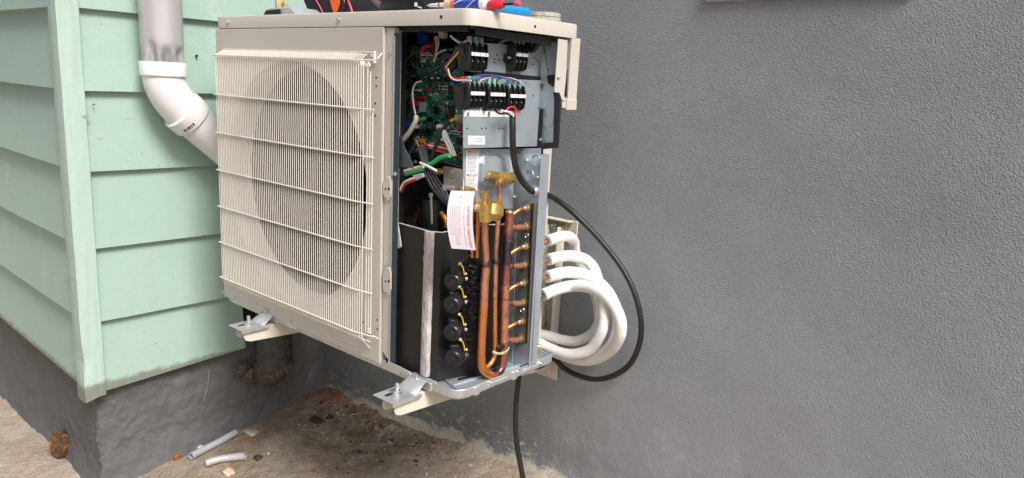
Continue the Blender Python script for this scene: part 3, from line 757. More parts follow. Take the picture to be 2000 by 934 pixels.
# tongue plate inside the pan, and perforated deck behind
m = MB(); m.slab([ux(886, 751, .81), ux(886, 763, .81), ux(1024, 714, .835), ux(1024, 708, .835)], (-.0015, .0, 0)); 
m.slab([(.775, -.270, -.7035), (.845, -.292, -.7035), (.850, -.110, -.7035), (.785, -.110, -.7035)], (0, 0, .0018)); part('drain_plate', m, 'galv', pan)
m = MB(); m.slab([(.792, -.250, -.7012), (.800, -.255, -.7012), (.822, -.150, -.7012), (.812, -.150, -.7012)], (0, 0, .0006)); part('slot', m, 'dark', pan)
m = MB(); m.box((.70, -.100, -.6940), (W_ - .0045, -.008, -.6922), .0004); dk = part('perforated_deck', m, 'galv', pan)
m = MB()
for i in range(7):
    for j in range(9):
        x = W_ - .016 - i * .0105; y = -.094 + j * .0102 + (i % 2) * .005
        if y < -.012: m.lathe([(x, y, -.6925), (x, y, -.6919)], [.0026, .0026], 8)
part('drain_holes', m, 'dark', dk)
m = MB(); m.box((.6570, -.3165, -.706), (.6950, -.3135, -.690), .0006); m.slab([uy(757, 706, -.3168), uy(775, 714, -.3168), uy(800, 727, -.3168), uy(800, 737, -.3168), uy(772, 722, -.3168), uy(757, 716, -.3168)], (0, .003, 0), .0005)
part('pan_lip', m, 'galvw', pan); screw(uy(751, 707, -.3172), (0, -1, 0), .0045, pan)
# two mounting feet clamped on the bracket arms
def foot(dx):
    m = MB(); z = -.7165 + .0010
    x0, x1 = .716 + dx, .776 + dx
    m.box((x0, -.402, z), (x1, -.345, z + .0022), .0008); m.box((x1 - .0022, -.402, z - .006), (x1, -.33, z + .002), .0006)
    m.slab([(x0 + .004, -.347, z + .001), (x1, -.347, z + .001), (x1 - .003, -.318, z + .022), (x0 + .012, -.318, z + .022)], (0, .0022, .001), .0004)
    m.slab([(x0 + .018, -.3195, z + .030), (x0 + .018, -.3195, z + .012), (x0 + .033, -.3195, z + .012), (x0 + .033, -.3195, z + .030)], (0, -.002, 0), .0004)
    m.box((x0 + .006, -.3175, z + .004), (x1 + .01, -.300, z + .0215), .001)
    f = part('mounting_foot', m, 'galvw')
    m = MB(); m.box((x0 + .018, -.389, z + .0020), (x0 + .026, -.360, z + .0026), .0001, M=None); m.box((x0 + .007, -.370, z + .0020), (x0 + .009, -.352, z + .0025)); part('slot', m, 'dark', f)
    m = MB(); c = Vector((x0 + .028, -.366, z + .002))
    m.lathe([c, c + Vector((0, 0, .0015))], [.0105, .0105], 18); m.lathe([c + Vector((0, 0, .0015)), c + Vector((0, 0, .007))], [.0075, .0072], 6); m.lathe([c + Vector((0, 0, .007)), c + Vector((0, 0, .021)), c + Vector((0, 0, .022))], [.004, .004, .003], 12)
    part('bolt', m, 'nickel', f)
foot(0); foot(AXL - AX)

# service bay: dark carcass
m = MB(); m.box((.563, -.008, -.69), (.80, -.004, -.035)); m.box((.660, -.300, -.0295), (.80, -.012, -.0285)); part('bay_lining', m, 'dark')
m = MB(); m.slab([uy(776, 50, -.300), uy(912, 48, -.300), uy(912, 62, -.300), uy(776, 60, -.300)], (0, .010, 0), .0008); 
m.slab([(.846, -.290, -.030), (.846, -.080, -.030), (.846, -.080, -.046), (.846, -.290, -.042)], (-.004, 0, 0), .0006); part('ceiling_gasket', m, 'black')
# cream rear corner
m = MB(); xr = uy(1077, 300, -.002).x; m.box((.30, -.004, -.69), (xr, -.001, -HL), .0003); m.box((xr - .0015, -.030, -.69), (xr, -.004, -.15), .0003); part('rear_panel', m, 'cream')
m = MB(); X = W_ - .001
def poly(L, X, n=(1, 0, 0), th=-.002, bev=.0004): return [ux(a, b, X) for a, b in L], Vector(n) * th
A, t = poly([(1091, 76), (1109, 79), (1104, 197), (1099, 197), (1090, 182), (1083, 180)], X); m.slab(A, t, .0005)
A, t = poly([(1109, 79), (1115, 80), (1110, 200), (1104, 200)], X - .010); m.slab(A, t, .0003)
m.box((X - .022, ux(1115, 100, X).y, -.148), (X + .001, -.001, -HL + .0006), .0012)
m.box((X - .024, ux(1110, 200, X).y - .006, -.168), (X + .002, -.0005, -.146), .0012)
A, t = poly([(1098, 193), (1108, 193), (1108, 211), (1098, 211)], X - .002); m.slab(A, t, .0004)
rc = part('cable_cover', m, 'cream', None, 'cream rear corner cover over the wiring side')
m = MB(); A, t = poly([(1107.5, 137), (1108.5, 137), (1107, 189), (1102, 189)], X + .0004); m.slab(A, t * .4); part('slot', m, 'dark', rc)
screw(ux(1090, 151, X), (1, 0, 0), .0048, rc)

# ---------------------------------------------------------------- electrical box
def plate(name, L, X, mat='galv', th=.0015, parent=None, fn=None, bev=.0003, label=None):
    f = fn or ux; A = [f(a, b, X) for a, b in L]; v = (-th, 0, 0) if f is ux else (0, th, 0)
    m = MB(); m.slab(A, v, bev); return part(name, m, mat, parent, label)
T1 = plate('terminal_plate', [(930, 78), (946, 84), (1030, 90), (1063, 88), (1067, 152), (962, 143), (915, 140)], .800)
T2 = plate('terminal_plate', [(903, 150), (1066, 158), (1055, 215), (1010, 213), (905, 206)], .812)
T3 = plate('terminal_plate', [(905, 200), (1064, 214), (1052, 286), (905, 290)], .818)
m = MB(); A = [ux(a, b, .806) for a, b in ((945, 139), (1068, 151), (1066, 160), (945, 148))]; m.slab(A, (-.03, 0, 0)); part('shelf_gap_shade', m, 'dark', T1)  # dark slab standing in for the shadow between the terminal rows
KP = plate('knockout_plate', [(1058, 80), (1092, 84), (1082, 190), (1084, 284), (1052, 288)], -.060, fn=uy)
m = MB(); A = [ux(a, b, .820) for a, b in ((1055, 212), (1064, 213), (1058, 284), (1050, 284))]; m.slab(A, (-.01, 0, 0)); part('shelf_gap_shade', m, 'dark', T3)  # dark slab standing in for the shaded gap at the plate's edge
m = MB(); A = [uy(a, b, -.064) for a, b in ((1083, 180), (1093, 181), (1097, 192), (1092, 289), (1056, 292), (1055, 280), (1083, 278), (1085, 195))]
m.slab(A, (0, -.005, 0), .0004); part('gasket', m, 'foam', KP)
m = MB(); A = [uy(a, b, -.063) for a, b in ((1070, 148), (1083, 146), (1082, 170), (1072, 163))]; m.slab(A, (0, -.004, 0), .0004); A = [ux(a, b, .8135) for a, b in ((1062, 204), (1069, 205), (1070, 214), (1063, 214))]; m.slab(A, (-.003, 0, 0)); 
m.tube([uy(1062, 90, -.066), uy(1072, 148, -.066)], .0007, 5); m.tube([ux(1057, 160, .815), ux(1064, 205, .815)], .0007, 5)
for q in ((1063, 102), (1070, 136)): m.ball(uy(*q, -.066), .0022, 8)
m.ball(ux(1058, 166, .815), .0022, 8); part('cable_tie', m, 'black', KP)
m = MB()
for px, py, r in ((1071, 236, .0115), (1075, 268, .011), ): m.ring(uy(px, py, -.0615), (0, 1, 0), r, .0006, 28, 5)
part('knockout', m, 'galv', KP)
m = MB(); m.cyl(uy(1058, 273, -.063), uy(1058, 273, -.063) + Vector((0, -.006, 0)), .0035, 12, bev=.0008); part('rivet', m, 'nickel', KP)
m = MB()
for (px, py, X) in ((970, 108, .8005), (974, 117, .8005), (966, 122, .8005), (983, 117, .8005), (966, 116, .8005), (1044, 113, .8005), (1050, 119, .8005), (1041, 126, .8005), (1041, 187, .8125)): dot(m, ux(px, py, X), (1, 0, 0), .0017, .0003, 8)
for px in (913, 941, 949, 975, 982, 1007): dot(m, ux(px, 251 + (px - 913) * 0, .8185), (1, 0, 0), .0016, .0003, 8)
part('rivet_hole', m, 'dark', T3)
# white strip A B C under the terminals
SP = plate('letter_strip', [(905, 214), (1000, 219), (1000, 229), (906, 228)], .8190, 'labelw', .0004, T3)
for ch, px, py in (('A', 914, 223.5), ('B', 955, 224)):
    p = ux(px, py, .8195); vs, fs = text_mb(ch, .0125, frame(p, (0, 1, 0), (0, 0, 1)), bold=.00012); m = MB(); m.add(vs, fs); part('letter', m, 'ink', SP)
# sticker with small print
ST = plate('sticker', [(914, 265), (947, 266), (947, 283), (914, 282.5)], .8188, 'labelw', .0004, T3)
m = MB()
for y_ in (270.5, 275): A = [ux(a, b, .8193) for a, b in ((926, y_), (943, y_ + .3), (943, y_ + 1.7), (926, y_ + 1.4))]; m.slab(A, (-.0002, 0, 0))
part('print', m, 'inkg', ST)
# terminal blocks
def tblock(pa, pb, pt, pbm, X, n, side=True):
    "front face between image columns pa..pb, rows pt..pbm, standing on plate X"
    Xf = X + .020; a = ux(pa, pt, Xf); b = ux(pb, pt, Xf); y0, y1 = a.y, b.y; z1 = (a.z + b.z) / 2; z0 = ux(pa, pbm, Xf).z
    m = MB(); zt = z1 - .004
    prof = [(X, zt), (X + .012, zt + .002), (Xf, zt - .006), (Xf, z0 + .012), (X + .012, z0 - .002), (X, z0)]
    m.slab([(x, y0 - .0015, z) for x, z in prof], (0, .004, 0), .0005)
    body = [(X, zt - .003), (X + .010, zt - .004), (X + .013, z0 + .010), (X + .008, z0 + .001), (X, z0 + .001)]
    m.slab([(x, y0 + .002, z) for x, z in body], (0, y1 - y0 - .002, 0), .0004)
    for i in range(n + 1):
        y = y0 + .003 + (y1 - y0 - .004) * i / n
        pf = [(X + .008, zt + .003), (X + .016, zt + .001), (X + .0185, zt - .012), (Xf - .001, z0 + .018), (X + .017, z0 + .006), (X + .008, z0 + .001)]
        m.slab([(x, y - .001, z) for x, z in pf], (0, .002, 0), .0003)
    for i in range(n):
        y = y0 + .003 + (y1 - y0 - .004) * (i + .5) / n
        m.cyl((X + .010, y, (z0 + zt) / 2 - .006), (X + .0165, y, (z0 + zt) / 2 - .006), .0030, 10, bev=.0006)
        m.tube([(X + .012, y, zt - .003), (X + .016, y, zt - .012), (X + .012, y, z0 + .008)], .0016, 6)
    tb = part('terminal_block', m, 'black')
    m = MB(); zl = z1 - (z1 - z0) * .42; m.box((Xf - .0015, y0 + .004, zl - .0032), (Xf + .0004, y1 - .001, zl + .0032), .0003); lb = part('number_strip', m, 'labelw', tb)
    for i in range(n):
        y = y0 + .003 + (y1 - y0 - .004) * (i + .5) / n
        vs, fs = text_mb(str(i + 1), .0052, frame((Xf + .0006, y, zl), (0, 1, 0), (0, 0, 1))); m = MB(); m.add(vs, fs); part('number', m, 'ink', lb)
        m = MB(); m.box((X + .003, y - .0033, zt - .004), (X + .011, y + .0033, zt + .013), .0012); part('clear_crimp', m, 'lens', tb)
    m = MB()
    for i in range(n):
        y = y0 + .003 + (y1 - y0 - .004) * (i + .5) / n
        m.cyl((X + .0112, y, (z0 + zt) / 2 - .006), (X + .0170, y, (z0 + zt) / 2 - .006), .0016, 6)
    part('terminal_screw', m, 'nickel', tb)
tblock(919, 956, 82, 139, .805, 3); tblock(1008, 1034, 83, 140, .802, 3)
tblock(918, 949, 160, 214, .814, 3); tblock(957, 989, 162, 216, .814, 3); tblock(996, 1029, 166, 218, .814, 3)
m = MB(); A = [ux(a, b, .812) for a, b in ((903, 92), (919, 85), (927, 132), (912, 141))]; m.slab(A, (-.02, 0, 0), .0006); part('terminal_end', m, 'black'); m = MB(); A = [ux(a, b, .822) for a, b in ((900, 170), (916, 166), (924, 212), (908, 215))]; m.slab(A, (-.02, 0, 0), .0006); part('terminal_end', m, 'black'); m = MB()
A = [ux(a, b, .808) for a, b in ((989, 106), (1001, 106), (1001, 123), (990, 122))]; m.slab(A, (-.01, 0, 0), .0008); part('terminal_end', m, 'black')
screw(ux(995, 113, .809), (1, 0, 0), .0035)
# circuit board
YB = -.222
m = MB(); A = [uy(a, b, YB) for a, b in ((786, 88), (905, 96), (910, 322), (862, 318), (786, 302))]; m.slab(A, (0, .0016, 0)); pcb = part('circuit_board', m, 'pcb')
m = MB(); A = [uy(a, b, YB + .012) for a, b in ((784, 62), (925, 66), (925, 330), (784, 322))]; m.slab(A, (0, .003, 0)); part('board_tray', m, 'dark')
m = MB()
for L in (((795, 96), (842, 98)), ((904, 320), (906, 326)), ((868, 318), (906, 327)), ((905, 240), (906, 326))): m.tube([uy(*L[0], YB - .003), uy(*L[1], YB - .003)], .0011, 5)
part('board_edge', m, 'nickel', pcb)
def comp(name, x0, y0, x1, y1, h, mat, bev=.0006):
    m = MB(); a = uy(x0, y0, YB); b = uy(x1, y1, YB); m.box((min(a.x, b.x), YB - h, min(a.z, b.z)), (max(a.x, b.x), YB, max(a.z, b.z)), min(bev, h * .3)); return part(name, m, mat, pcb)
for a in ((849, 207, 860, 224, .0025), (786, 162, 811, 182, .012), (873, 205, 890, 222, .004), (840, 150, 872, 160, .006), (868, 150, 898, 162, .006), (881, 168, 900, 186, .009), (845, 285, 866, 300, .008), (799, 108, 812, 124, .010), (892, 193, 900, 203, .008), (872, 222, 892, 235, .003), (787, 250, 806, 290, .012), (863, 230, 867, 236, .002), (836, 228, 846, 238, .003), (874, 188, 885, 196, .003)): comp('chip', *a, 'black')
for a, mt in (((805, 196, 820, 206, .009), 'redbright'), ((816, 188, 833, 194, .006), 'red'), ((833, 172, 845, 178, .006), 'red'), ((894, 188, 903, 203, .010), 'bluedk'), ((815, 269, 832, 279, .008), 'yellow'), ((895, 224, 904, 237, .010), 'beige'), ((897, 244, 905, 253, .008), 'red'), ((826, 102, 846, 110, .008), 'white'), ((812, 174, 824, 179, .006), 'white'), ((850, 181, 862, 186, .003), 'beige'), ((858, 167, 876, 170, .003), 'white'), ((858, 173, 876, 176, .003), 'white'), ((822, 113, 831, 122, .001), 'labelw'), ((884, 255, 904, 259, .006), 'white'), ((876, 260, 900, 263, .005), 'white'), ((884, 150, 890, 172, .006), 'bluep'), ((880, 283, 895, 289, .004), 'green'), ((857, 268, 866, 276, .003), 'white')): comp('connector', *a, mt)
for x_ in (823, 826.5, 830.5): comp('heat_sink_pin', x_, 199, x_ + 1.8, 219, .007, 'greyw')
for cx, cy, r, mt in ((791, 168, .006, 'white'), (795, 243, .012, 'bluedk'), (862, 247, .004, 'white'), (876, 249, .003, 'white'), (829, 232, .003, 'tie'), (822, 235, .003, 'tie'), (817, 247, .005, 'white'), (830, 75, .013, 'bluedk'), (869, 68, .008, 'white'), (790, 225, .007, 'dark'), (812, 256, .006, 'dark'), (826, 256, .005, 'dark'), (838, 262, .004, 'dark'), (850, 153, .002, 'white'), (862, 153, .002, 'white')):
    m = MB(); p = uy(cx, cy, YB); m.lathe([p, p + Vector((0, -.010, 0)), p + Vector((0, -.0115, 0))], [r, r, r * .8], 14); part('capacitor', m, mt, pcb)
rr = random.Random(11)
for mt, nn in (('nickel', 150), ('dark', 150), ('white', 70), ('tie', 60)):
    m = MB()
    for i in range(nn):
        px, py = rr.uniform(788, 903), rr.uniform(98, 312); p = uy(px, py, YB); sx, sz = rr.choice(((.0014, .0007), (.0007, .0014), (.0022, .0012), (.0012, .0024), (.0028, .0006)))
        m.box((p.x - sx, YB - .0012, p.z - sz), (p.x + sx, YB, p.z + sz))
    o = part('small_components', m, mt, pcb); o['kind'] = 'stuff'
for a in ((790, 100, 800, 118, .012), (802, 128, 812, 140, .008), (788, 200, 800, 222, .010), (836, 250, 848, 262, .007), (806, 150, 820, 158, .006), (850, 236, 858, 244, .003), (895, 268, 904, 282, .006), (880, 295, 900, 306, .006), (800, 296, 822, 304, .008)): comp('chip', *a, 'black')
# ferrite ring with ribbon wires
m = MB(); p = uy(876, 121, -.262); m.ring(p, (.25, -1, .1), .012, .0085, 24, 10); part('ferrite_ring', m, 'black')
m = MB(); p = uy(852, 94, -.245); m.cyl(p, p + Vector((.002, -.014, 0)), .012, 18, bev=.002); part('coil_cap', m, 'dark')

# ================================================================== REFRIGERANT SIDE
# front inner plate with the embossed valve seat, right-hand piping plate, post
XP = .800
VP = plate('valve_plate', [(905, 291), (1004, 291), (1002, 408), (985, 408), (975, 415), (905, 415)], XP)
m = MB(); A = [ux(a, b, XP) for a, b in ((938, 318), (948, 303), (992, 303), (1000, 312), (1000, 360), (990, 366), (944, 370), (936, 360))]; B = [ux(a, b, XP + .013) for a, b in ((946, 322), (953, 311), (990, 310), (996, 318), (996, 352), (988, 359), (950, 362), (945, 352))]
m.add(A + B, [[i, (i + 1) % 8, 8 + (i + 1) % 8, 8 + i] for i in range(8)] + [[8 + i for i in range(8)]]); part('pressed_seat', m, 'galv', VP, sharp=20)
m = MB(); vs, fs = text_mb('IQ', .010, frame(ux(965, 298, XP + .0004), (0, 1, 0), (0, 0, 1)), .0006); m.add(vs, fs); part('embossed_letters', m, 'galv', VP)
for q in ((953, 300), (996, 298)): screw(ux(*q, XP), (1, 0, 0), .0045, VP)
RP = plate('piping_plate', [(1003, 290), (1056, 290), (1040, 706), (1000, 722), (996, 560)], -.105, fn=uy)
m = MB()
for px, py, r in ((1047, 313, .0115), (1034, 342, .0105)): m.ring(uy(px, py, -.1065), (0, 1, 0), r, .0007, 28, 5); m.ring(uy(px, py, -.1062), (0, 1, 0), r * .78, .0004, 28, 5)
part('knockout', m, 'galv', RP)
for q in ((1028, 314), (1049, 347), (1023, 370), (1031, 388), (1016, 430), (1008, 303), (1003, 385)): screw(uy(*q, -.107), (.3, -1, 0), .0030, RP)
GC = uy(1043, 374, -.107)
m = MB(); m.ring(GC, (0, 1, 0), .0085, .0032, 24, 8); m.ring(GC + Vector((0, -.004, 0)), (0, 1, 0), .0078, .0018, 24, 6); part('cable_gland', m, 'nickel', RP)
m = MB(); A = [uy(a, b, -.1075) for a, b in ((1023, 393), (1041, 395), (1027, 673), (1010, 677))]; m.slab(A, (0, -.004, 0), .0006); FP = part('flare_plate', m, 'olive', RP)
A = [uy(a, b, -.112) for a, b in ((1039, 397), (1043, 397), (1030, 671), (1027, 671))]; m = MB(); m.slab(A, (0, -.003, 0), .0003); part('rubber_edge', m, 'black', FP)
m = MB()
for q in ((1029, 461), (1020, 606)): m.ring(uy(*q, -.113), (0, 1, 0), .0048, .0010, 20, 6); m.ball(uy(*q, -.113), .002, 8, (1, .6, 1))
part('screw_boss', m, 'nickel', FP)
m = MB(); m.box((W_ - .0008, -.1075, -.692), (W_ + .0010, -.081, -.2535), .0004); m.box((W_ - .014, -.083, -.692), (W_ - .0008, -.0815, -.2535), .0003); GP = part('corner_channel', m, 'galv')
for q in ((1052, 416), (1046, 560), (1040, 680)): m = MB(); dot(m, ux(*q, W_ + .001), (1, 0, 0), .0014); part('screw_hole', m, 'dark', GP)
m = MB(); A = [uy(a, b, -.108) for a, b in ((996, 455), (1009, 453), (1002, 712), (985, 716))]; m.slab(A, (0, -.002, 0), .0004); part('stiffener', m, 'galv', RP)

# warning label
WL = plate('warning_label', [(911, 292), (935.5, 292.5), (933, 373), (909, 370.5)], XP + .0012, 'labelw', .0005, VP)
XL = XP + .0016
for y0 in (294, 340):
    o = (y0 - 294) * .055; A = [ux(a, b, XL) for a, b in ((914 - o, y0), (933.5 - o, y0 + .3), (933.3 - o, y0 + 4.8), (913.8 - o, y0 + 4.5))]; m = MB(); m.slab(A, (-.0002, 0, 0)); part('warning_bar', m, 'orange', WL)
    p = ux(925.5 - o, y0 + 2.4, XL + .0003); vs, fs = text_mb('WARNING', .0036, frame(p, (0, 1, 0), (0, 0, 1)), .0002, .00008); m = MB(); m.add(vs, fs); part('warning_word', m, 'labelw', WL)
m = MB(); rr = random.Random(5); y = 301.5
while y < 369:
    if not 337 < y < 347:
        o = (y - 294) * .055; e = rr.uniform(16, 20); A = [ux(a, b, XL) for a, b in ((913.5 - o, y), (913.5 - o + e, y + .3), (913.5 - o + e, y + 1.25), (913.5 - o, y + .95))]; m.slab(A, (-.0002, 0, 0))
    y += 2.55
part('print', m, 'inkg', WL)
S2 = plate('sticker', [(989, 313), (998.5, 314), (999, 338), (989, 337)], XP + .0075, 'labelw', .0004, VP)
m = MB()
for i in range(6): A = [ux(a, b, XP + .0079) for a, b in ((991, 318 + i * 1.8), (996, 318.3 + i * 1.8), (996, 319.2 + i * 1.8), (991, 318.9 + i * 1.8))]; m.slab(A, (-.0002, 0, 0))
part('print', m, 'inkg', S2)

# pipes ----------------------------------------------------------------------
XQ = .834
def U(l, x): return [ux(a, b, x) for a, b in l]
def pipe(name, L, x, r, mat, n=16, sm=4, parent=None, pts=None, label=None):
    m = MB(); m.tube(pts or U(L, x), r, n, sm); return part(name, m, mat, parent, label, 60)
pipe('suction_pipe', [(948, 430), (947, 460), (949, 500), (949, 525)], XQ, .0066, 'copperm')
m = MB(); m.lathe(U([(949, 508), (949, 512), (949, 519), (949, 524)], XQ), [.0070, .0086, .0086, .0070], 18); part('braze_joint', m, 'copperd')
pipe('suction_pipe', [(949, 522), (946, 560), (945, 598)], XQ, .0082, 'copperm')
cz_ = ux(970, 736, XQ)
pipe('suction_pipe', [(945, 596), (942, 640), (940, 685), (940, 706), (942, 718), (948, 727), (958, 733), (970, 738)], XQ, .0084, 'copper', 18)
pipe('liquid_pipe', [(976, 356), (975, 400), (971, 450), (968, 500)], XQ, .0049, 'copperm')
pipe('liquid_pipe', [(968, 498), (967, 540), (966, 580)], XQ, .0054, 'copperm')
m = MB(); m.lathe(U([(968, 503), (968, 506), (968, 512), (968, 516)], XQ), [.005, .0068, .0068, .005], 16); part('braze_joint', m, 'copperd')
pipe('liquid_pipe', [(966, 578), (966, 640), (966, 690), (962, 704), (954, 715), (944, 722)], XQ - .004, .0052, 'copper')
pipe('header_pipe', [(995, 416), (994, 440), (991, 480), (989, 520), (987, 560)], XQ, .0086, 'copperd', 18)
m = MB(); m.ball(ux(995, 415, XQ), .0086, 14, (1, 1, .7)); part('header_cap', m, 'copperm')
pipe('header_pipe', [(987, 558), (986, 600), (985, 640), (984, 672)], XQ, .0088, 'copperm', 18)
pipe('header_pipe', [(984, 670), (983.5, 700), (981, 716), (975, 727), (966, 735)], XQ, .0082, 'copperd', 18)
for q in (472, 560, 582, 668, 690):
    m = MB(); c = ux({472: 992, 560: 988, 582: 987, 668: 984, 690: 983.6}[q], q, XQ); m.lathe([c + Vector((0, 0, .004)), c + Vector((0, 0, .002)), c - Vector((0, 0, .002)), c - Vector((0, 0, .004))], [.0088, .0098, .0098, .0088], 18); part('braze_joint', m, 'copperd')
m = MB(); c = ux(984.5, 686, XQ); m.tube([ux(962, 687, XQ + .007), ux(975, 691, XQ + .011), ux(990, 686, XQ + .009), ux(994, 679, XQ)], .0016, 6, 4, flat=1.6); m.box(tuple(ux(981, 690, XQ + .011) - Vector((.002, .003, .003))), tuple(ux(981, 690, XQ + .011) + Vector((.002, .003, .003))), .0008); part('cable_tie', m, 'tie')
m = MB(); m.box(tuple(ux(972, 679, XQ) - Vector((.006, .006, .005))), tuple(ux(986, 674, XQ) + Vector((.007, .004, .007))), .003); part('rubber_pad', m, 'wrap')
pipe('copper_pipe', [(934, 405), (934, 440), (932, 480), (932, 503)], .812, .0046, 'copper')
pipe('copper_pipe', [(925, 380), (922, 440), (922, 503)], .80, .004, 'copper')
# stubs to the flare fittings
thick = [(1030, 442), (1026, 517), (1023, 590), (1018, 661)]; thin = [(1032, 406), (1029, 481), (1025, 552), (1021, 627)]
for px, py in thick + thin:
    e = uy(px, py, -.114); th = (px, py) in thick
    fit = MB(); fit.lathe([e + Vector((0, .004, 0)), e + Vector((0, -.0055, 0))], [.0082 if th else .0076] * 2, 6); fit.lathe([e + Vector((0, -.0055, 0)), e + Vector((0, -.0065, 0))], [.007, .006], 14)
    fo = part('flare_fitting', fit, 'brass', None, None, 30)
    m = MB(); m.lathe([e + Vector((0, -.006, 0)), e + Vector((0, -.014, 0)), e + Vector((0, -.0155, 0))], [.0056 if th else .0050, .0056 if th else .005, .004], 14); part('collar', m, 'nickel', fo)
    hx = 995 - (py - 416) * .046; s = ux(hx, py + (3 if th else 22), XQ); a = e + Vector((0, -.0135, 0))
    if th:
        d = (s - a); m = MB(); m.tube([a, a + d * .5], .0062, 14); m.tube([a + d * .46, s], .0050, 12); part('branch_pipe', m, 'copperm', None, None, 50)
        m = MB(); m.lathe([a + d * .60, a + d * .66, a + d * .70, a + d * .78], [.0052, .0062, .0060, .0052], 12); part('braze_joint', m, 'copperd')
    else: m = MB(); m.tube([a, a + Vector((0, -.012, -.001)), s + (a - s) * .35 + Vector((0, -.004, .003)), s], .0036, 12, 5); part('branch_pipe', m, 'copper', None, None, 60)
# valves ---------------------------------------------------------------------
def hexa(m, a, b, r): m.lathe([a, a + (b - a) * .08, b - (b - a) * .08, b], [r * .93, r, r, r * .93], 6)
v1 = MB(); a = ux(953, 341, .826); b = ux(982, 347, .826); v1.lathe([a, a + (b - a) * .5, b], [.0078, .0084, .0084], 14); hexa(v1, ux(980, 345, .830), ux(1001, 348, .832), .0110)
v1.lathe([ux(975, 340, .826), ux(975, 361, .828)], [.0090, .0082], 16); sv = part('stop_valve', v1, 'brass', None, 'smaller brass stop valve on the pressed seat', 30)
m = MB(); a = ux(953, 341, .824); m.lathe([a - Vector((0, .004, 0)), a + Vector((0, .004, 0))], [.0075, .0075], 16); m.lathe([a - Vector((0, .010, 0)), a - Vector((0, .003, 0))], [.0055, .0055], 6); part('end_nut', m, 'nickel', sv)
v2 = MB(); XV = .842
v2.lathe([ux(946, 375, XV), ux(946, 387, XV), ux(946, 388, XV), ux(946, 398, XV)], [.0088, .0088, .0060, .0060], 12)
v2.lathe([ux(925, 404, XV - .012), ux(960, 412, XV)], [.0100, .0125], 18); hexa(v2, ux(952, 409, XV), ux(975, 414, XV + .008), .0195)
v2.lathe([ux(947, 398, XV), ux(947, 432, XV)], [.0140, .0132], 18); sv = part('stop_valve', v2, 'brass', None, 'larger brass stop valve with a big hexagon cap', 30)
m = MB(); a = ux(925, 405, XV - .012); m.lathe([a - Vector((0, .008, 0)), a], [.006, .006], 6); m.lathe([a - Vector((0, .003, 0)), a + Vector((0, .001, 0))], [.0085, .0085], 16); part('end_nut', m, 'nickel', sv)
m = MB(); a = uy(836, 341, -.262); b = uy(862, 334, -.262); m.lathe([a, a + (b - a) * .45], [.0085, .0085], 8); m.lathe([a + (b - a) * .4, b], [.0052, .0052], 12); hexa(m, a + (b - a) * .5, a + (b - a) * .8, .0068); part('service_port', m, 'brass', None, None, 30)
m = MB(); a = ux(897, 369, .81); b = ux(925, 372, .81); m.lathe([a, b], [.0040, .0040], 10); hexa(m, a + (b - a) * .4, b, .0062); part('service_port', m, 'brass', None, None, 30)
m = MB(); m.tube([ux(868, 366, .80), ux(884, 367, .80)], .0058, 14); part('pipe_end', m, 'nickel')
# bracket for the service port
m = MB(); A = [uy(a, b, -.245) for a, b in ((865, 326), (870, 325), (906, 331), (906, 371), (884, 371), (867, 367))]; m.slab(A, (0, .0015, 0), .0003); bk = part('port_bracket', m, 'galvw')
for q in ((882, 335), (883, 353)): screw(uy(*q, -.2455), (0, -1, 0), .0048, bk)
# left lug plate
m = MB(); A = [uy(a, b, -.306) for a, b in ((770, 267), (784, 267), (788, 285), (806, 320), (806, 329), (784, 326), (775, 332), (769, 330))]; m.slab(A, (0, .0015, 0), .0003); bk = part('lug_plate', m, simple('dark_steel', (.10, .12, .135), .4, .6, .1, 40)); screw(uy(772, 304, -.307), (0, -1, 0), .0042, bk); screw(uy(773, 339, -.311), (0, -1, 0), .0042, bk); screw(uy(812, 316, -.262), (0, -1, 0), .0035, bk)
# sound wrap round the compressor ----------------------------------------------
zt0 = uy(778, 437, -.300).z
P = [(.664, -.301), (.757, -.301), (.772, -.286), (.800, -.215), (.806, -.12)]
tops = [uy(779, 436, -.300).z, uy(838, 452, -.30).z, uy(838, 452, -.30).z - .001, -.392, -.40]
m = MB(); inn = [(x - .007, y + .007) for x, y in P]; inn[0] = (.664, -.294)
vs = [(x, y, z) for (x, y), z in zip(P, tops)] + [(x, y, -.700) for x, y in P] + [(x, y, z) for (x, y), z in zip(inn, tops)] + [(x, y, -.700) for x, y in inn]
n5 = 5; fs = []
for i in range(4): fs += [[i, i + 1, n5 + i + 1, n5 + i], [2 * n5 + i + 1, 2 * n5 + i, 3 * n5 + i, 3 * n5 + i + 1], [i, 2 * n5 + i, 2 * n5 + i + 1, i + 1]]
fs += [[0, n5, 3 * n5, 2 * n5], [4, 2 * n5 + 4, 3 * n5 + 4, n5 + 4]]
m.add(vs, fs); sw = part('sound_blanket', m, 'wrap', None, None, 20)
m = MB(); m.tube([Vector((x, y, z + .0006)) for (x, y), z in zip(P, tops)], .0013, 6); part('felt_edge', m, 'felt', sw)
rr = random.Random(2)
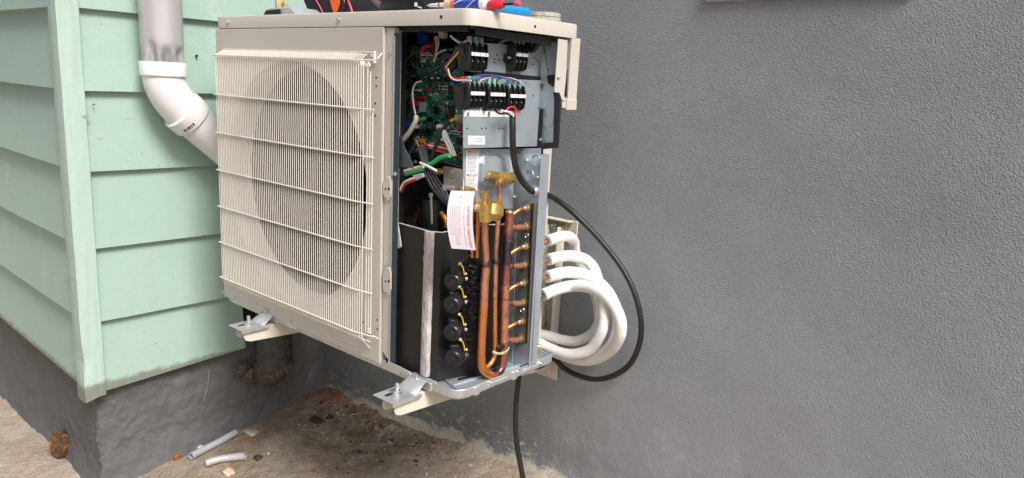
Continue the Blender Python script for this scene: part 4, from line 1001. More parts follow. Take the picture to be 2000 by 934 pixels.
def strip(name, L, y, w):
    m = MB(); n = 26; vs = []
    for i in range(n + 1):
        t = i / n; px = L[0][0] + (L[1][0] - L[0][0]) * t; py = L[0][1] + (L[1][1] - L[0][1]) * t; c = uy(px, py, y)
        for k, (dx_, dy_) in enumerate(((-w, .002), (-w * .7, -.004), (-.001, -.0055), (0, -.002), (.001, -.0055), (w * .7, -.004), (w, .003))):
            vs.append(c + Vector((dx_ * (1 + .10 * noise.noise(Vector((i * .7, k, 1)))), dy_ - .0014 * noise.noise(Vector((i * .9, k * 2, 5))), .002 * noise.noise(Vector((k * 3, i, 2))) if i in (0, n) else 0)))
    m.add(vs, [[i * 7 + k, i * 7 + k + 1, (i + 1) * 7 + k + 1, (i + 1) * 7 + k] for i in range(n) for k in range(6)] + [[0, 1, 2, 3, 4, 5, 6][::-1], [n * 7 + k for k in range(7)]])
    return part(name, m, 'felt', sw)
strip('felt_seam', ((838, 452), (829, 733)), -.303, .0118)
m = MB(); A = [uy(a, b, -.303) for a, b in ((768, 438), (779, 434), (786, 482), (781, 486), (773, 470))]; m.slab(A, (0, -.004, 0), .001); part('felt_flap', m, 'felt', sw)
# choke above the blanket
m = MB(); a = uy(843, 385, -.225); b = uy(845, 450, -.225); m.lathe([a, a + (b - a) * .06, a + (b - a) * .25, b], [.020, .025, .026, .026], 22)
for i in range(14):
    an = i * .45; c = a + Vector((.026 * math.cos(an), .026 * math.sin(an), -.02)); m.tube([c, c + Vector((0, 0, -.035))], .0012, 5)
ck = part('reactor_coil', m, 'wrap')
m = MB(); m.tube([uy(842, 380, -.255), uy(842, 395, -.254), uy(843, 420, -.253), uy(843, 437, -.253)], .0018, 6, flat=1.6); p = uy(842, 382, -.256); m.box((p.x - .004, p.y - .003, p.z - .003), (p.x + .004, p.y + .002, p.z + .005), .001); part('cable_tie', m, 'tie', ck)
for L in (((824, 411), (816, 418), (811, 430), (810, 442)), ((862, 415), (870, 428), (872, 445))): m = MB(); m.tube([uy(a, b, -.235) for a, b in L], .0052, 12, 4); part('copper_winding', m, 'copper', ck)
m = MB(); m.lathe([uy(800, 418, -.20), uy(800, 470, -.20)], [.035, .05], 24); part('compressor_top', m, 'dark')
# expansion valve coils --------------------------------------------------------
for k_, (px, py) in enumerate(((888, 547), (887, 592), (887, 646), (889, 695))):
    c = ux(px, py, .805); ax = Vector((.35, -1, -.18)).normalized(); f0 = c + ax * .013; b0 = c - ax * .013
    m = MB(); m.lathe([b0, b0 + ax * .002, f0 - ax * .002, f0], [.0160, .0176, .0176, .0160], 28)
    m.lathe([f0, f0 + ax * .003, f0 + ax * .0035, f0 + ax * .0065], [.0098, .0098, .0070, .0064], 20); co = part('expansion_valve', m, 'coil', None, None, 28)
    m = MB(); up = Vector((0, 0, 1)); t = c + up * .0165; m.box((t.x - .009, t.y - .012, t.z - .004), (t.x + .006, t.y + .006, t.z + .009), .0015, M=Matrix.Translation(t) @ Matrix.Rotation(-.35, 4, 'Z') @ Matrix.Rotation(.2, 4, 'Y') @ Matrix.Translation(-t)); part('plug', m, 'coil', co)
    e = ux(px + 24, py - 2, .81); m = MB(); m.tube([b0 + Vector((0, -.004, 0)), e], .0040, 12); part('valve_stem', m, 'nickel', co)
    m = MB(); L = U([(px + 8, py - 30), (px + 14, py - 28), (px + 17, py - 20), (px + 19, py - 10)], .82); m.tube(L, .0013, 6, 3); m.tube([q + Vector((.002, -.002, .001)) for q in L], .0012, 6, 3); part('lead', m, 'yellow', co)
    m = MB(); m.ball(ux(px + 10, py - 32, .822), .0034, 8, (1, 1, .8)); m.ball(ux(px + 22, py - 12, .822), .0026, 8); part('tie_knot', m, 'tie', co)
# tar-and-foil wrap between coils and pipes
m = MB(); m.grid(lambda u, v: ux(907 + 36 * u - 14 * v * (1 - u * .4), 508 + 195 * v + 6 * math.sin(u * 3), .800) + Vector((.016 * math.sin(u * 3.14) + .006 * noise.noise(Vector((u * 6, v * 30, 2))), .004 * noise.noise(Vector((u * 5, v * 25, 7))), 0)), 18, 90); part('tar_wrap', m, 'tar', None, None, 60)
m = MB()
for L in (((905, 640), (908, 665), (913, 685), (910, 700), (898, 712)), ((928, 482), (929, 500)), ((921, 495), (908, 505), (898, 516))): m.tube(U(L, .822), .0012, 6, 4)
part('sensor_lead', m, 'black')
m = MB(); m.box((.70, -.14, -.68), (.80, -.10, -.42), .01); part('rear_blanket', m, 'wrap')

# wiring ----------------------------------------------------------------------
def wire(L, y, r, mat, fn=uy, name='wire', yl=None, parent=None):
    pts = [fn(a, b, (yl[i] if yl else y)) for i, (a, b) in enumerate(L)]; m = MB(); m.tube(pts, r, 7, 6); return part(name, m, mat, parent or wl, None, 60)
m = MB(); m.tube([uy(812, 330, -.25), uy(820, 332, -.25)], .004, 8); wl = part('wiring_harness', m, 'black')
Y = -.262
wire([(797, 180), (784, 165), (786, 130), (800, 110), (822, 98)], Y, .0013, 'brownw'); wire([(797, 190), (785, 180), (783, 150), (793, 120), (815, 100)], Y + .004, .0010, 'brownw')
wire([(843, 90), (832, 89), (823, 96), (826, 104), (836, 107)], Y, .0013, 'red'); wire([(841, 92), (833, 92), (827, 97), (829, 103), (840, 106)], Y, .0010, 'redbright')
wire([(846, 120), (852, 95), (849, 75), (852, 72), (856, 80), (854, 95)], Y, .0011, 'orangew'); wire([(848, 120), (854, 95), (851, 74), (855, 73), (857, 85), (855, 96)], Y - .002, .0010, 'greyw')
wire([(848, 122), (853, 108), (862, 100), (872, 98)], Y - .003, .0014, 'greyw')
wire([(870, 133), (880, 120), (895, 103), (903, 96)], -.285, .0016, 'yellow'); wire([(868, 128), (880, 115), (892, 95), (902, 80)], -.275, .0015, 'blue')
for i, (mt) in enumerate(('redbright', 'red', 'orangew', 'redbright')): wire([(871 + i, 134), (876, 145 + i), (886, 152 + i), (900, 153 + i * 1.2), (912, 151)], -.287, .0013, mt)
wire([(875, 134), (880, 150), (890, 157), (906, 157), (920, 158)], -.288, .0013, 'white')
for i, mt in enumerate(('blue', 'bluep', 'red', 'blue', 'white', 'blue')): wire([(913 + i * 6, 158), (926 + i * 6, 149 + i), (945 + i * 6, 146 + i), (970 + i * 6, 148 + i), (988 + i * 7, 155 + i), (994 + i * 7, 164)], .829 - i * .001, .0008, mt, ux)
wire([(822, 159), (812, 163), (806, 178), (808, 205), (812, 225)], Y, .0017, 'white'); wire([(820, 160), (810, 165), (804, 180), (806, 205), (811, 226)], Y + .002, .0014, 'red'); wire([(818, 162), (807, 168), (802, 185), (805, 208), (811, 227)], Y + .003, .0011, 'brownw')
wire([(812, 226), (812, 236), (800, 258), (786, 276)], -.27, .0052, 'hose', name='sleeve')
for k in (0, 3): wire([(814, 230 + k), (822, 231 + k), (830, 230 + k)], Y, .0011, 'green')
for i, mt in enumerate(('yellow', 'yellow', 'orangew')): wire([(872 + i * 2, 242 - i), (880, 237 - i * 1.5), (888, 232), (894, 228 + i * 3)], -.27, .0017, mt)
wire([(878, 238), (868, 250), (856, 272), (843, 308)], -.272, .0040, 'black', name='sleeve')
for i in range(5): wire([(866 + i, 254), (864 + i * 2.5, 265), (872 + i * 2.6, 283), (880 + i * 2.6, 302), (884 + i, 304)], -.274, .0010, ('greyw', 'white')[i % 2])
for i, mt in enumerate(('orangew', 'brownw', 'white', 'red', 'brownw', 'redbright')): wire([(814, 290 + i), (826, 282 - i * 2 + 6), (845, 280 + i * 2.5), (870, 284 + i * 3), (884, 292 + i * 2.5)], -.266 - i * .001, .0012, mt)
wire([(823, 303), (817, 285), (812, 272), (818, 268)], -.27, .0024, 'brownw')
for i in range(4): wire([(818 + i * 4, 288 - i), (824 + i * 4, 315), (833 + i * 6, 345), (848 + i * 7, 372), (872 + i * 3, 398), (885, 406)], -.282 + i * .004, .0033, 'blackrub', name='black_wire')
wire([(836, 322), (846, 318), (860, 308), (878, 304)], -.284, .0046, 'green', name='sleeve'); wire([(791, 335), (808, 330), (826, 325)], -.286, .0042, 'hose', name='sleeve'); wire([(792, 341), (808, 337), (826, 331)], -.286, .0038, 'green', name='sleeve')
wire([(782, 371), (788, 358), (800, 351), (812, 347)], -.288, .0024, 'white'); wire([(783, 375), (791, 362), (802, 355), (814, 351)], -.288, .0024, 'red')
m = MB(); A = [uy(a, b, -.290) for a, b in ((805, 343), (824, 338), (827, 346), (812, 353))]; m.slab(A, (0, .006, 0), .001); part('wire_connector', m, 'greyw', wl)
m = MB(); m.tube([uy(820, 318, -.289), uy(836, 325, -.291), uy(853, 334, -.289)], .0016, 6, 3, flat=1.6); part('cable_tie', m, 'white', wl)
for i in range(3): wire([(1002 + i * 6, 95), (1012 + i * 6, 84), (1026 + i * 5, 80), (1040, 82 + i * 3)], .80, .0013, ('green', 'yellow', 'brownw')[i], ux)
wire([(950, 92), (968, 90), (985, 80), (1000, 78)], .79, .0030, 'hose', ux, name='sleeve')
m = MB(); m.ring(uy(1040, 88, -.09), (0, -1, .2), .010, .006, 18, 8); part('ferrite_ring', m, 'black')
# three cores of the supply cable at terminal 3
wire([(986, 222), (992, 212), (1003, 209), (1008, 216), (1006, 226)], .842, .0019, 'redbright', ux); wire([(979, 216), (988, 218), (998, 220), (1003, 228)], .844, .0019, 'white', ux); wire([(966, 214), (975, 222), (990, 222), (998, 228)], .842, .0019, 'black', ux)
# brass caps outside the channel
def cap(px, py, r, h, x=.838):
    c = ux(px, py, x); m = MB(); m.lathe([c - Vector((0, 0, h)), c - Vector((0, 0, h * .35))], [r * .82, r * .82], 16); m.lathe([c - Vector((0, 0, h * .35)), c + Vector((0, 0, h * .8)), c + Vector((0, 0, h))], [r, r, r * .8], 6, ph=.3); part('service_cap', m, 'brass', None, None, 30)
cap(1048, 682, .0085, .0105, .848); cap(1046, 656, .0075, .009, .846)
m = MB(); c = ux(1058, 436, .850); m.box(tuple(c - Vector((.006, .0025, .008))), tuple(c + Vector((.004, .0025, .008))), .002); part('cable_clip', m, 'zincy')

# ================================================================== INSULATED PIPES (four loops)
def ipipe(label, cop, ins, r=.0128, rc=.0036):
    base = Vector((.845, .02, -.62)); t = uroot('insulated_pipe', base, label, 'insulated pipe', 'white insulated pipes looping out of the heat pump')
    C_ = [ux(a, b, .846) for a, b in cop]; P_ = []
    for a, b, k, v in ins: P_.append(ux(a, b, v) if k == 'x' else uy(a, b, v))
    m = MB(); m.tube(C_ + [C_[-1] + (C_[-1] - C_[0]).normalized() * .02], rc, 10); m.build('copper_core', M['copperm'], t, base, None, 60)
    m = MB(); m.tube(P_, r, 20, 8, hollow=.45, rfun=lambda t_: r * (1 + .02 * math.sin(t_ * 37) + .012 * math.sin(t_ * 90))); m.build('foam_sleeve', M['insul'], t, base, None, 50)
ipipe('topmost white insulated pipe, turning down sharply just below the wall rail', [(1050, 474), (1072, 471)],
      [(1069, 471, 'x', .846), (1090, 464, 'x', .846), (1109, 462, 'x', .85), (1120, 471, 'y', .055), (1123, 488, 'y', .07), (1127, 507, 'y', .085), (1140, 535, 'y', .098), (1158, 565, 'y', .1), (1168, 595, 'y', .1), (1170, 625, 'y', .1), (1158, 650, 'y', .098), (1128, 666, 'y', .090), (1100, 664, 'y', .08), (1075, 657, 'y', .068), (1050, 651, 'y', .05), (1025, 640, 'y', .03)], .0118)
ipipe('second white insulated pipe from the top, with a small nick on its upper bend', [(1044, 515), (1074, 507)],
      [(1070, 508, 'x', .846), (1092, 502, 'x', .848), (1115, 500, 'x', .852), (1142, 507, 'y', .06), (1160, 525, 'y', .070), (1169, 555, 'y', .072), (1177, 590, 'y', .072), (1179, 628, 'y', .066), (1169, 660, 'y', .055), (1148, 685, 'y', .042), (1112, 692, 'y', .032), (1080, 683, 'y', .03), (1050, 669, 'y', .022), (1028, 655, 'y', .012)], .0122)
ipipe('third white insulated pipe from the top, tucked behind the widest loop', [(1044, 551), (1072, 540)],
      [(1068, 541, 'x', .846), (1090, 535, 'x', .848), (1115, 532, 'x', .856), (1150, 540, 'y', .046), (1176, 558, 'y', .056), (1197, 588, 'y', .066), (1208, 625, 'y', .072), (1202, 660, 'y', .078), (1178, 688, 'y', .085), (1145, 699, 'y', .085), (1105, 695, 'y', .078), (1070, 683, 'y', .062), (1040, 672, 'y', .04)])
ipipe('lowest white insulated pipe, sweeping out as the widest loop in front of the others', [(1042, 582), (1062, 577)],
      [(1060, 577, 'x', .846), (1080, 568, 'x', .849), (1110, 560, 'x', .858), (1140, 559, 'y', .022), (1172, 570, 'y', .018), (1196, 592, 'y', .016), (1211, 624, 'y', .018), (1210, 656, 'y', .026), (1193, 684, 'y', .045), (1162, 701, 'y', .060), (1130, 703, 'y', .064), (1090, 690, 'y', .058), (1050, 675, 'y', .03)])

# ================================================================== SUPPLY CABLE (loops out, returns under the cabinet, hangs down)
pts = [ux(1001, 226, .838), ux(1001, 255, .842), ux(1002, 290, .842), ux(1006, 322, .838), uy(1017, 349, -.135), uy(1030, 366, -.120), uy(1041, 375, -.108), uy(1052, 378, -.085), uy(1066, 380, -.04),
       uy(1085, 389, .02), uy(1110, 407, .05), uy(1142, 437, .07), uy(1178, 476, .08), uy(1216, 526, .085), uy(1240, 575, .088), uy(1252, 628, .09), uy(1248, 675, .092), uy(1228, 714, .095), uy(1195, 735, .097), uy(1160, 741, .098), uy(1125, 732, .095), uy(1100, 718, .09), uy(1078, 700, .06),
       Vector((.80, .0, -.742)), Vector((.77, -.06, -.735)), uy(1014, 712, -.04), uy(1012, 748, -.035), uy(1008, 790, -.03), uy(1007, 830, -.03), uy(1010, 870, -.03), uy(1016, 905, -.028), uy(1023, 940, -.022)]
g = pts[-1]; pw = uw(g); pts += [g + Vector((.012, .01, -.06)), MUI @ Vector((pw.x + .05, pw.y + .0, gz(pw.x + .05, pw.y) + .02)), MUI @ Vector((pw.x + .13, pw.y - .06, gz(pw.x + .13, pw.y - .06) + .006)), MUI @ Vector((pw.x + .30, pw.y - .10, gz(pw.x + .3, pw.y - .1) + .006))]
m = MB(); m.tube(pts, .0062, 12, 8); usolo('power_cable', m, M['blackrub'], (.85, .06, -.75), 'thick black cable from the terminals, looping round the white pipes and hanging below', 'cable', sharp=60)

# ================================================================== PAPER TAG
TB = ux(903, 376, .862)
tg = uroot('paper_tag', TB, 'white paper tag with red print, hanging by a thread from the brass valves', 'tag')
TLc, TRc, MLc, MRc, BLc, BRc = (881, 372), (927.5, 374), (873, 427), (923, 430), (882, 485.5), (929.5, 489)
def tagp(u, v, off=0):
    def q(a, b, c): t = v; return [(1 - t) * (1 - 2 * t) * a[i] + 4 * t * (1 - t) * b[i] + t * (2 * t - 1) * c[i] for i in (0, 1)]
    l = q(TLc, MLc, BLc); r = q(TRc, MRc, BRc); return ux(l[0] + (r[0] - l[0]) * u, l[1] + (r[1] - l[1]) * u, .862 + .006 * math.sin(v * 3.1) + off)
m = MB(); m.grid(lambda u, v: tagp(u, v), 6, 20); m.grid(lambda u, v: tagp(u, v, -.0005), 6, 20, flip=True)
m.build('paper', M['paper'], tg, TB, None, 60)
def tagtext(txt, u, v0, v1, size, mat, name='tag_print'):
    vs, fs = text_mb(txt, 1, Matrix.Identity(4)); xs = [v.x for v in vs]; ysx = [v.y for v in vs]; x0, x1 = min(xs), max(xs)
    m = MB(); m.add([tagp(u + v.y * size, v0 + (v.x - x0) / (x1 - x0) * (v1 - v0), .0006 + v.z) for v in vs], fs); m.build(name, M[mat], tg, TB, None, 180)
tagtext('LOW PRESSURE CHARGE PORT', .83, .26, .97, .14, 'inkr')
rr = random.Random(4)
for i, u in enumerate((.12, .21, .30, .39, .48, .66)):
    m = MB(); v = .27; ve = rr.uniform(.72, .93)     # small print too fine to read: broken pale strokes
    while v < ve:
        w_ = rr.uniform(.015, .05); q4 = [tagp(u - .009, v, .0006), tagp(u - .009, v + w_, .0006), tagp(u + .009, v + w_, .0006), tagp(u + .009, v, .0006)]
        m.slab(q4, (.0002, 0, 0)); v += w_ + .014
    m.build('tag_print', M['inkp'], tg, TB, None, 180)
m = MB(); c = tagp(.47, .105, .0004); m.lathe([c, c + Vector((.0006, 0, 0))], [.0022, .0022], 10); m.build('eyelet', M['inkg'], tg, TB)
m = MB(); m.tube([tagp(.47, .10, .001), tagp(.5, .03, .001), ux(905, 360, .845), ux(904, 350, .822)], .0006, 5, 4); m.build('thread', M['labelw'], tg, TB)

# ================================================================== TOOLS ON THE LID (lid top is z = 0)
def tl(px, py, y): return uy(px, py, y)
def base_u(px, y): p = uy(px, 20, y); return Vector((p.x, y, 0.0))
# grey tool case
b = base_u(568, -.20); p0 = tl(538, 24, -.20); p1 = tl(585, 16, -.20); p2 = tl(618, 25, -.20)
t = uroot('tool_case', b, 'low grey plastic case with a dark recess, leftmost item on the cabinet lid', 'case')
h = max(p1.z, .02)
m = MB(); m.slab([(p0.x, -.24, .0006), (p2.x, -.24, .0006), (p1.x + .012, -.235, h), (p0.x + .022, -.235, h * .93)], (0, .09, 0), .003); m.build('shell', M['case'], t, b)
m = MB(); m.slab([(p0.x + .014, -.2412, .006), (p1.x - .012, -.2412, .006), (p1.x - .016, -.2398, h * .78), (p0.x + .024, -.2398, h * .72)], (0, -.002, 0), .001); m.build('recess', M['dark'], t, b)
# tool bag
b = base_u(640, -.13); t = uroot('tool_bag', b, 'black tool bag with an orange flap and pink piping standing on the lid', 'bag')
Yb = -.16
def tp(px, py, y=Yb): p = tl(px, py, y); return p
m = MB(); A = [tp(588, -4), tp(606, 28), tp(682, 26), tp(688, -4), tp(684, -60), tp(640, -100), tp(596, -60)]; A[1].z = .0008; A[2].z = .0008; m.slab(A, (0, .10, 0), .006); m.build('body', simple('bag_fabric', (.012, .017, .02), .75, 0, .3, 60, .001), t, b)
m = MB(); A = [tp(642, -8, Yb - .004), tp(646, 10, Yb - .004), tp(651, 26, Yb - .004), tp(656, 26, Yb - .004), tp(661, 8, Yb - .004), tp(660, -8, Yb - .004), tp(655, -50, Yb - .004), tp(645, -50, Yb - .004)]; m.slab(A, (0, .006, 0), .001); m.build('flap', M['orangep'], t, b)
m = MB(); m.tube([tp(613, -6, Yb - .003), tp(622, 8, Yb - .003), tp(631, 26, Yb - .003)], .0014, 8, 4); m.build('piping', M['pink'], t, b)
m = MB(); m.tube([tp(680, 2, Yb - .006), tp(684, 12, Yb - .006), tp(688, 25, Yb - .006)], .0030, 8, 3); m.build('handle_loop', M['red'], t, b)
m = MB(); m.tube([tp(670, -6, Yb - .004), tp(673, 10, Yb - .004), tp(668, 24, Yb - .004)], .003, 8, 3); m.build('strap', M['black'], t, b)
# battery drill
b = base_u(785, -.17); t = uroot('cordless_drill', b, 'black cordless drill standing on its battery pack with a white printed patch', 'drill'); Yd = -.20
A0 = tl(741, 22, Yd); A1 = tl(828, 18, Yd)
m = MB(); m.box((A0.x, Yd, .0008), (A1.x, Yd + .075, tl(780, 2, Yd).z), .005, seg=2); m.build('battery', M['black'], t, b)
m = MB(); m.box((A0.x + .006, Yd - .002, tl(780, 2, Yd).z - .004), (A1.x - .012, Yd + .070, tl(780, 2, Yd).z + .010), .004); m.tube([((A0.x + A1.x) / 2, Yd + .035, .03), ((A0.x + A1.x) / 2 + .005, Yd + .035, .10), ((A0.x + A1.x) / 2 + .012, Yd + .035, .155)], .021, 16, 4); m.lathe([(A0.x + .0, Yd + .035, .175), (A0.x + .01, Yd + .035, .175), (A1.x + .02, Yd + .035, .175), (A1.x + .035, Yd + .035, .175)], [.020, .030, .030, .016], 20); m.build('body', M['dark'], t, b)
m = MB(); q = tl(812, 10, Yd - .001); A = [tl(810, 5, Yd), tl(815, 5, Yd), tl(815, 13, Yd), tl(810, 13, Yd)]; m.slab(A, (0, -.001, 0)); A = [tl(817, 12, Yd), tl(824, 15, Yd), tl(824, 17, Yd), tl(817, 15, Yd)]; m.slab(A, (0, -.001, 0)); m.build('printed_patch', M['labelw'], t, b)
m = MB()
for i in range(4): m.box((A0.x + .012, Yd - .0012, .005 + i * .004), (A1.x - .030, Yd + .002, .006 + i * .004))
m.build('vent_slots', M['dark'], t, b)
m = MB(); q = tl(733, 3, Yd + .02); m.tube([q + Vector((-.012, 0, .01)), q, q + Vector((.016, .004, -.010))], .006, 10, 3); m.build('belt_clip', M['brownw'], t, b)
# marker pen
Ym = -.20; b = base_u(857, Ym); t = uroot('marker_pen', b, 'white pen with a red band lying beside the drill on the lid', 'pen')
a = tl(834, 11, Ym); c = tl(876, 10, Ym); r = .0042; a.z = c.z = max(a.z, r + .0005)
d = (c - a).normalized(); m = MB(); m.lathe([a, a + d * .007, a + d * .009, a + d * .024, a + d * .026, c], [.0008, .0022, .0034, .0036, r, r], 14); m.build('barrel', M['labelw'], t, b)
m = MB(); q = a + (c - a) * .58; m.lathe([q, q + d * .004], [r + .0003] * 2, 14); m.build('band', M['redbright'], t, b)
# screwdrivers on the front corner
def toolbar(name, label, cat, segs, p, q, grp=None):
    p = Vector(p); q = Vector(q); d = q - p; b_ = Vector(((p.x + q.x) / 2, (p.y + q.y) / 2, .0)); t = uroot(name, b_, label, cat, grp)
    for nm, mt, prof in segs:
        m = MB(); m.lathe([p + d * s for s, r in prof], [r for s, r in prof], 20); m.build(nm, M[mt], t, b_, None, 40)
    return t, b_
Ys = -.255; a = tl(874, 6, Ys); c = tl(1003, 10, Ys - .0); zr_ = .0128; a.z = zr_; c.z = zr_; a = Vector((tl(874, 8, Ys).x, Ys, zr_)); c = Vector((tl(950, 12, Ys).x, Ys - .004, zr_))
t, tb_ = toolbar('screwdriver', 'fat blue and white handled screwdriver with a peach end cap, lying on the lid', 'screwdriver', [('end_cap', 'peach', [(0, .0095), (.03, .0125), (.22, .0128)]), ('collar', 'orange', [(.22, .0130), (.30, .0130)]),
    ('handle', 'bluedk', [(.30, .0124), (.42, .0105), (.60, .0095), (.80, .0118), (.95, .0122)]), ('neck', 'labelw', [(.95, .0115), (1.06, .0110), (1.10, .0070)])], a, c)
m = MB(); d = c - a
for k in range(3):
    L = [a + d * (.31 + .62 * i / 10) + Vector((0, -math.cos(k * 2.1 + i * .3), math.sin(k * 2.1 + i * .3))) * ((.0124, .0115, .0107, .010, .0096, .0099, .0105, .0113, .0119, .0121, .0122)[i] + .0001) for i in range(11)]
    m.tube(L, .0008, 5, 3)
m.build('swirl', M['labelw'], t, tb_)
a = Vector((tl(957, 12, -.285).x, -.282, .0088)); c = Vector((tl(1012, 12, -.285).x, -.250, .0088))
a = ux(957, 12, .835); c = ux(1004, 10, .80); 
a = Vector((tl(955, 11, -.262).x, -.262, .0095)); c = Vector((tl(1003, 11, -.262).x + .004, -.250, .0125))
toolbar('screwdriver', 'slim red handled screwdriver with a pink tip, just behind the blue tube', 'screwdriver', [('handle', 'redbright', [(0, .007), (.04, .0085), (.35, .0088), (.48, .006)]), ('shaft', 'black', [(.48, .0022), (.84, .0022)]), ('tip', 'pink', [(.82, .0038), (.86, .0045), (.98, .0045), (1.0, .0035)])], a, c)
r = .0088; X0 = .838; p = ux(962, 20, X0); q = ux(1034, 22, X0)
p = Vector((X0, p.y + .004, r + .0006)); q = Vector((X0 - .002, q.y, r + .0006))
toolbar('hand_tool', 'bright blue plastic handle lying along the right edge of the lid', 'tool', [('grip', 'bluep', [(0, .0060), (.03, .0072), (.5, .0082), (.93, .0086), (.985, .0078), (1, .005)])], p, q)
# roll of tape
b = Vector((.775, -.085, 0)); a = ux(1034, 36, .80); c_ = ux(1101, 38, .80); rad_ = abs(c_.y - a.y) / 2; yc = (a.y + c_.y) / 2; b = Vector((.79, yc, 0))
t = uroot('tape_roll', b, 'greyish green roll of tape lying flat at the rear right of the lid', 'tape'); rad_ = .036
def rollring(m, r0, r1, z0, z1, n=40):
    L = [[(b.x + r * math.cos(2 * math.pi * k / n), b.y + r * math.sin(2 * math.pi * k / n), z) for k in range(n)] for r, z in ((r0, z0), (r1 - .001, z0), (r1, z0 + .001), (r1, z1 - .001), (r1 - .001, z1), (r0, z1), (r0, z0))]
    loft(m, L, False, False)
m = MB(); rollring(m, .022, rad_, .0007, .0105); m.build('roll', M['tape'], t, b); m = MB(); rollring(m, .022, rad_ - .001, .0112, .0195); m.build('roll', M['tape'], t, b)

# ================================================================== THINGS ON THE GROUND
def gsolo(name, mb, mat, base, label, cat, group=None, sharp=35): return solo(name, mb, M[mat], base, label, cat, group, None, sharp)
# sawn timber disc leaning on the foundation
p = ghit(117, 884); c = p + Vector((0, .0, .052)); m = MB()
cc = ghit(116, 886); cc = Vector((cc.x, cc.y, gz(cc.x, cc.y) + .043)); nrm = Vector((.25, -1, .22)).normalized(); cc = wy(119, 856, cc.y)
n = 30; u_ = nrm.orthogonal().normalized(); v_ = nrm.cross(u_)
def disc(off, sc, ph=0): return [cc + nrm * off + (u_ * math.cos(2 * math.pi * k / n) * (1 + .05 * noise.noise(Vector((k, 1, ph)))) + v_ * math.sin(2 * math.pi * k / n)) * .040 * sc * (1 + .05 * noise.noise(Vector((k * .7, 3, 0)))) for k in range(n)]
loft(m, [disc(-.014, .80), disc(-.012, .97), disc(0, 1.0), disc(.012, .96), disc(.015, .84), disc(.010, .55)], True, True)
for v in range(0): pass
# put its lowest point on the ground
zmin = min(v[2] for v in m.v); gg = gz(cc.x, cc.y); m.v = [(v[0], v[1], v[2] - (zmin - gg) + .0) for v in m.v]
gsolo('timber_offcut', m, 'timber', (cc.x, cc.y, gg), 'round brown sawn timber offcut leaning against the grey foundation, left of the corner', 'wood offcut', sharp=50)
def lie(px, py, r): 
    p = ghit(px, py, r); return Vector((p.x, p.y, gz(p.x, p.y) + r + .001))
def tubing(L, r, mat, label):
    P_ = [lie(a, b_, r) for a, b_ in L]; m = MB(); m.tube(P_, r, 16, 5, hollow=.72); gsolo('tubing_offcut', m, mat, tuple((P_[0] + P_[-1]) / 2 - Vector((0, 0, r))), label, 'tube offcut', 'grey tubing offcuts on the ground')
tubing([(373, 893), (400, 879), (430, 863), (460, 846)], .0105, 'tubing', 'longer grey tubing offcut slanting up towards the foundation')
tubing([(401, 907), (425, 899), (452, 895), (479, 893)], .0105, 'tubingl', 'shorter pale tubing offcut lying nearest the camera')
def chunk(px, py, w_, h_, d_, mat, name, label, cat, group=None, rot=0, seed=0, n=8):
    p = ghit(px, py); m = MB(); bm = bmesh.new(); bmesh.ops.create_icosphere(bm, subdivisions=3, radius=1)
    for v in bm.verts:
        q = v.co.copy(); f = 1 + .35 * noise.noise(q * 1.3 + Vector((seed, 0, 0))) + .15 * noise.noise(q * 4 + Vector((0, seed, 0)))
        q = Vector([max(-.75, min(.75, q[i])) * 1.33 for i in range(3)]) * f
        v.co = Matrix.Rotation(rot, 3, 'Z') @ Vector((q.x * w_, q.y * d_, max(-.15, q.z * .7) * h_)) + Vector((p.x, p.y, gz(p.x, p.y)))
    m.bm(bm); return gsolo(name, m, mat, (p.x, p.y, gz(p.x, p.y)), label, cat, group, 60)
# splintered wood block left of the tubes
p = ghit(325, 903); m = MB()
for k in range(4):
    a = p + Vector((-.030 + .012 * k, -.012 + .010 * k, 0)); dz = gz(a.x, a.y)
    m.box((a.x, a.y - .004 * (k % 2), dz), (a.x + .0135, a.y + .030 - .004 * k, dz + .012 + .003 * (k % 2)), .0015, M=Matrix.Translation(a) @ Matrix.Rotation(.55, 4, 'Z') @ Matrix.Translation(-a))
gsolo('wood_splinter', m, 'bark', (p.x, p.y, gz(p.x, p.y)), 'reddish brown grooved wood splinter on the ground left of the longer tube', 'wood scrap')
chunk(382, 872, .010, .016, .012, 'chalk', 'plaster_crumb', 'white plaster crumb between the foundation and the longer tube', 'crumb', seed=3)
chunk(392, 877, .012, .010, .008, 'chalk', 'plaster_crumb', 'small off-white crumb touching the longer tube', 'crumb', seed=9)
chunk(266, 921, .028, .012, .012, 'pebble', 'mortar_flake', 'pale flat mortar flake by the foundation corner at the bottom edge', 'flake', rot=.5, seed=5)
chunk(505, 896, .012, .008, .010, 'rubbish', 'dark_scrap', 'dark brown scrap just right of the shorter tube', 'scrap', seed=6)
chunk(490, 845, .024, .007, .014, 'pebble', 'mortar_flake', 'thin grey brown flake right of the far end of the longer tube', 'flake', rot=.2, seed=8)
chunk(478, 862, .012, .008, .005, 'bark', 'wood_splinter', 'tiny splinter beside the far end of the longer tube', 'wood scrap', rot=.7, seed=2)
chunk(620, 823, .030, .012, .012, 'rubbish', 'dark_scrap', 'long dark scrap lying in the brown soil under the cabinet', 'scrap', rot=.1, seed=12)
chunk(645, 815, .010, .008, .008, 'rubbish', 'dark_scrap', 'small dark scrap behind the long one in the soil', 'scrap', seed=14)
chunk(702, 884, .008, .005, .006, 'rubbish', 'dark_scrap', 'dark speck on open concrete below the right bracket foot', 'scrap', seed=15)
chunk(448, 925, .018, .010, .013, 'peach', 'brick_chip', 'orange brick chip at the bottom edge below the shorter tube', 'brick chip', seed=17)
chunk(455, 884 + 24, .008, .004, .004, 'bark', 'wood_splinter', 'thin brown splinter under the shorter tube', 'wood scrap', rot=.2, seed=19)
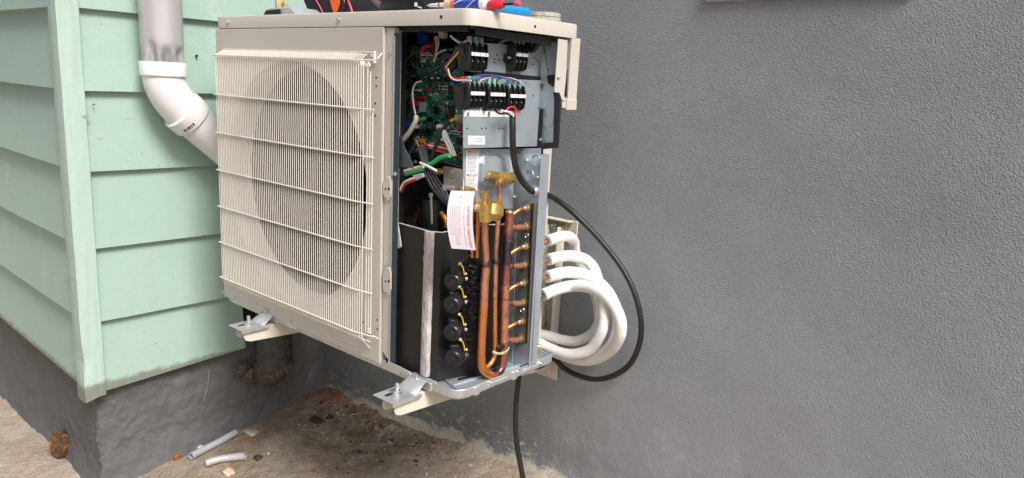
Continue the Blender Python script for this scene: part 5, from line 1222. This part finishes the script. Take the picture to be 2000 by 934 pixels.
p = [ghit(a, b_) for a, b_ in ((733, 856), (764, 829), (770, 833), (738, 862))]; m = MB(); m.slab([q + Vector((0, 0, .003)) for q in p], (0, 0, .001)); gsolo('plastic_strip', m, 'film', tuple(p[0]), 'thin mauve plastic strip on the concrete below the right bracket foot', 'strip')
# dry grass stalk stuck to the foundation
m = MB(); m.tube([wx(408, 722, FX + .006), wx(406, 750, FX + .008), wx(398, 783, FX + .007)], .0007, 5, 4); q = wx(400, 780, FX + .007); gsolo('dry_stalk', m, 'beige', tuple(q), 'thin dry stalk stuck on the grey foundation below the siding', 'stalk')
# loose grit: uncountable
m = MB(); rr = random.Random(8)
for i in range(1100):
    if i < 750: x = rr.uniform(-.22, .5); y = .11 - abs(rr.gauss(0, .13))
    else: x = rr.uniform(-.9, .9); y = rr.uniform(-.75, .1)
    if x < -.19 and y > YS: continue
    r = rr.choice((.0012, .0018, .0018, .0026, .0045)) * rr.uniform(.7, 1.3); z = gz(x, y)
    bm = bmesh.new(); bmesh.ops.create_icosphere(bm, subdivisions=1, radius=r)
    s_ = Vector((rr.uniform(.6, 1.5), rr.uniform(.6, 1.5), rr.uniform(.4, .9)))
    for v in bm.verts: v.co = Vector((v.co.x * s_.x + x, v.co.y * s_.y + y, v.co.z * s_.z + z + r * .2))
    m.bm(bm, rr.choice((0, 0, 0, 1, 1, 2)))
o = m.build('grit', [M['pebble'], M['rubbish'], M['bark']], None, (.1, 0, G0), (.1, 0, G0)); tag(o, 'fine grit, soil crumbs and chips scattered over the concrete under the cabinet', 'grit', None, 'stuff')

wire([(800, 118), (812, 132), (828, 140), (845, 136), (858, 128)], -.255, .0012, 'brownw'); wire([(868, 150), (860, 175), (866, 205), (884, 232)], -.262, .0016, 'black')
wire([(846, 142), (852, 168), (862, 190), (874, 214), (880, 240)], -.258, .0014, 'black'); wire([(815, 276), (806, 288), (800, 300), (802, 316)], -.262, .0014, 'blue')
wire([(862, 300), (876, 308), (892, 304), (902, 296)], -.262, .0011, 'red'); wire([(880, 70), (892, 80), (902, 84), (912, 80)], -.27, .0022, 'white')
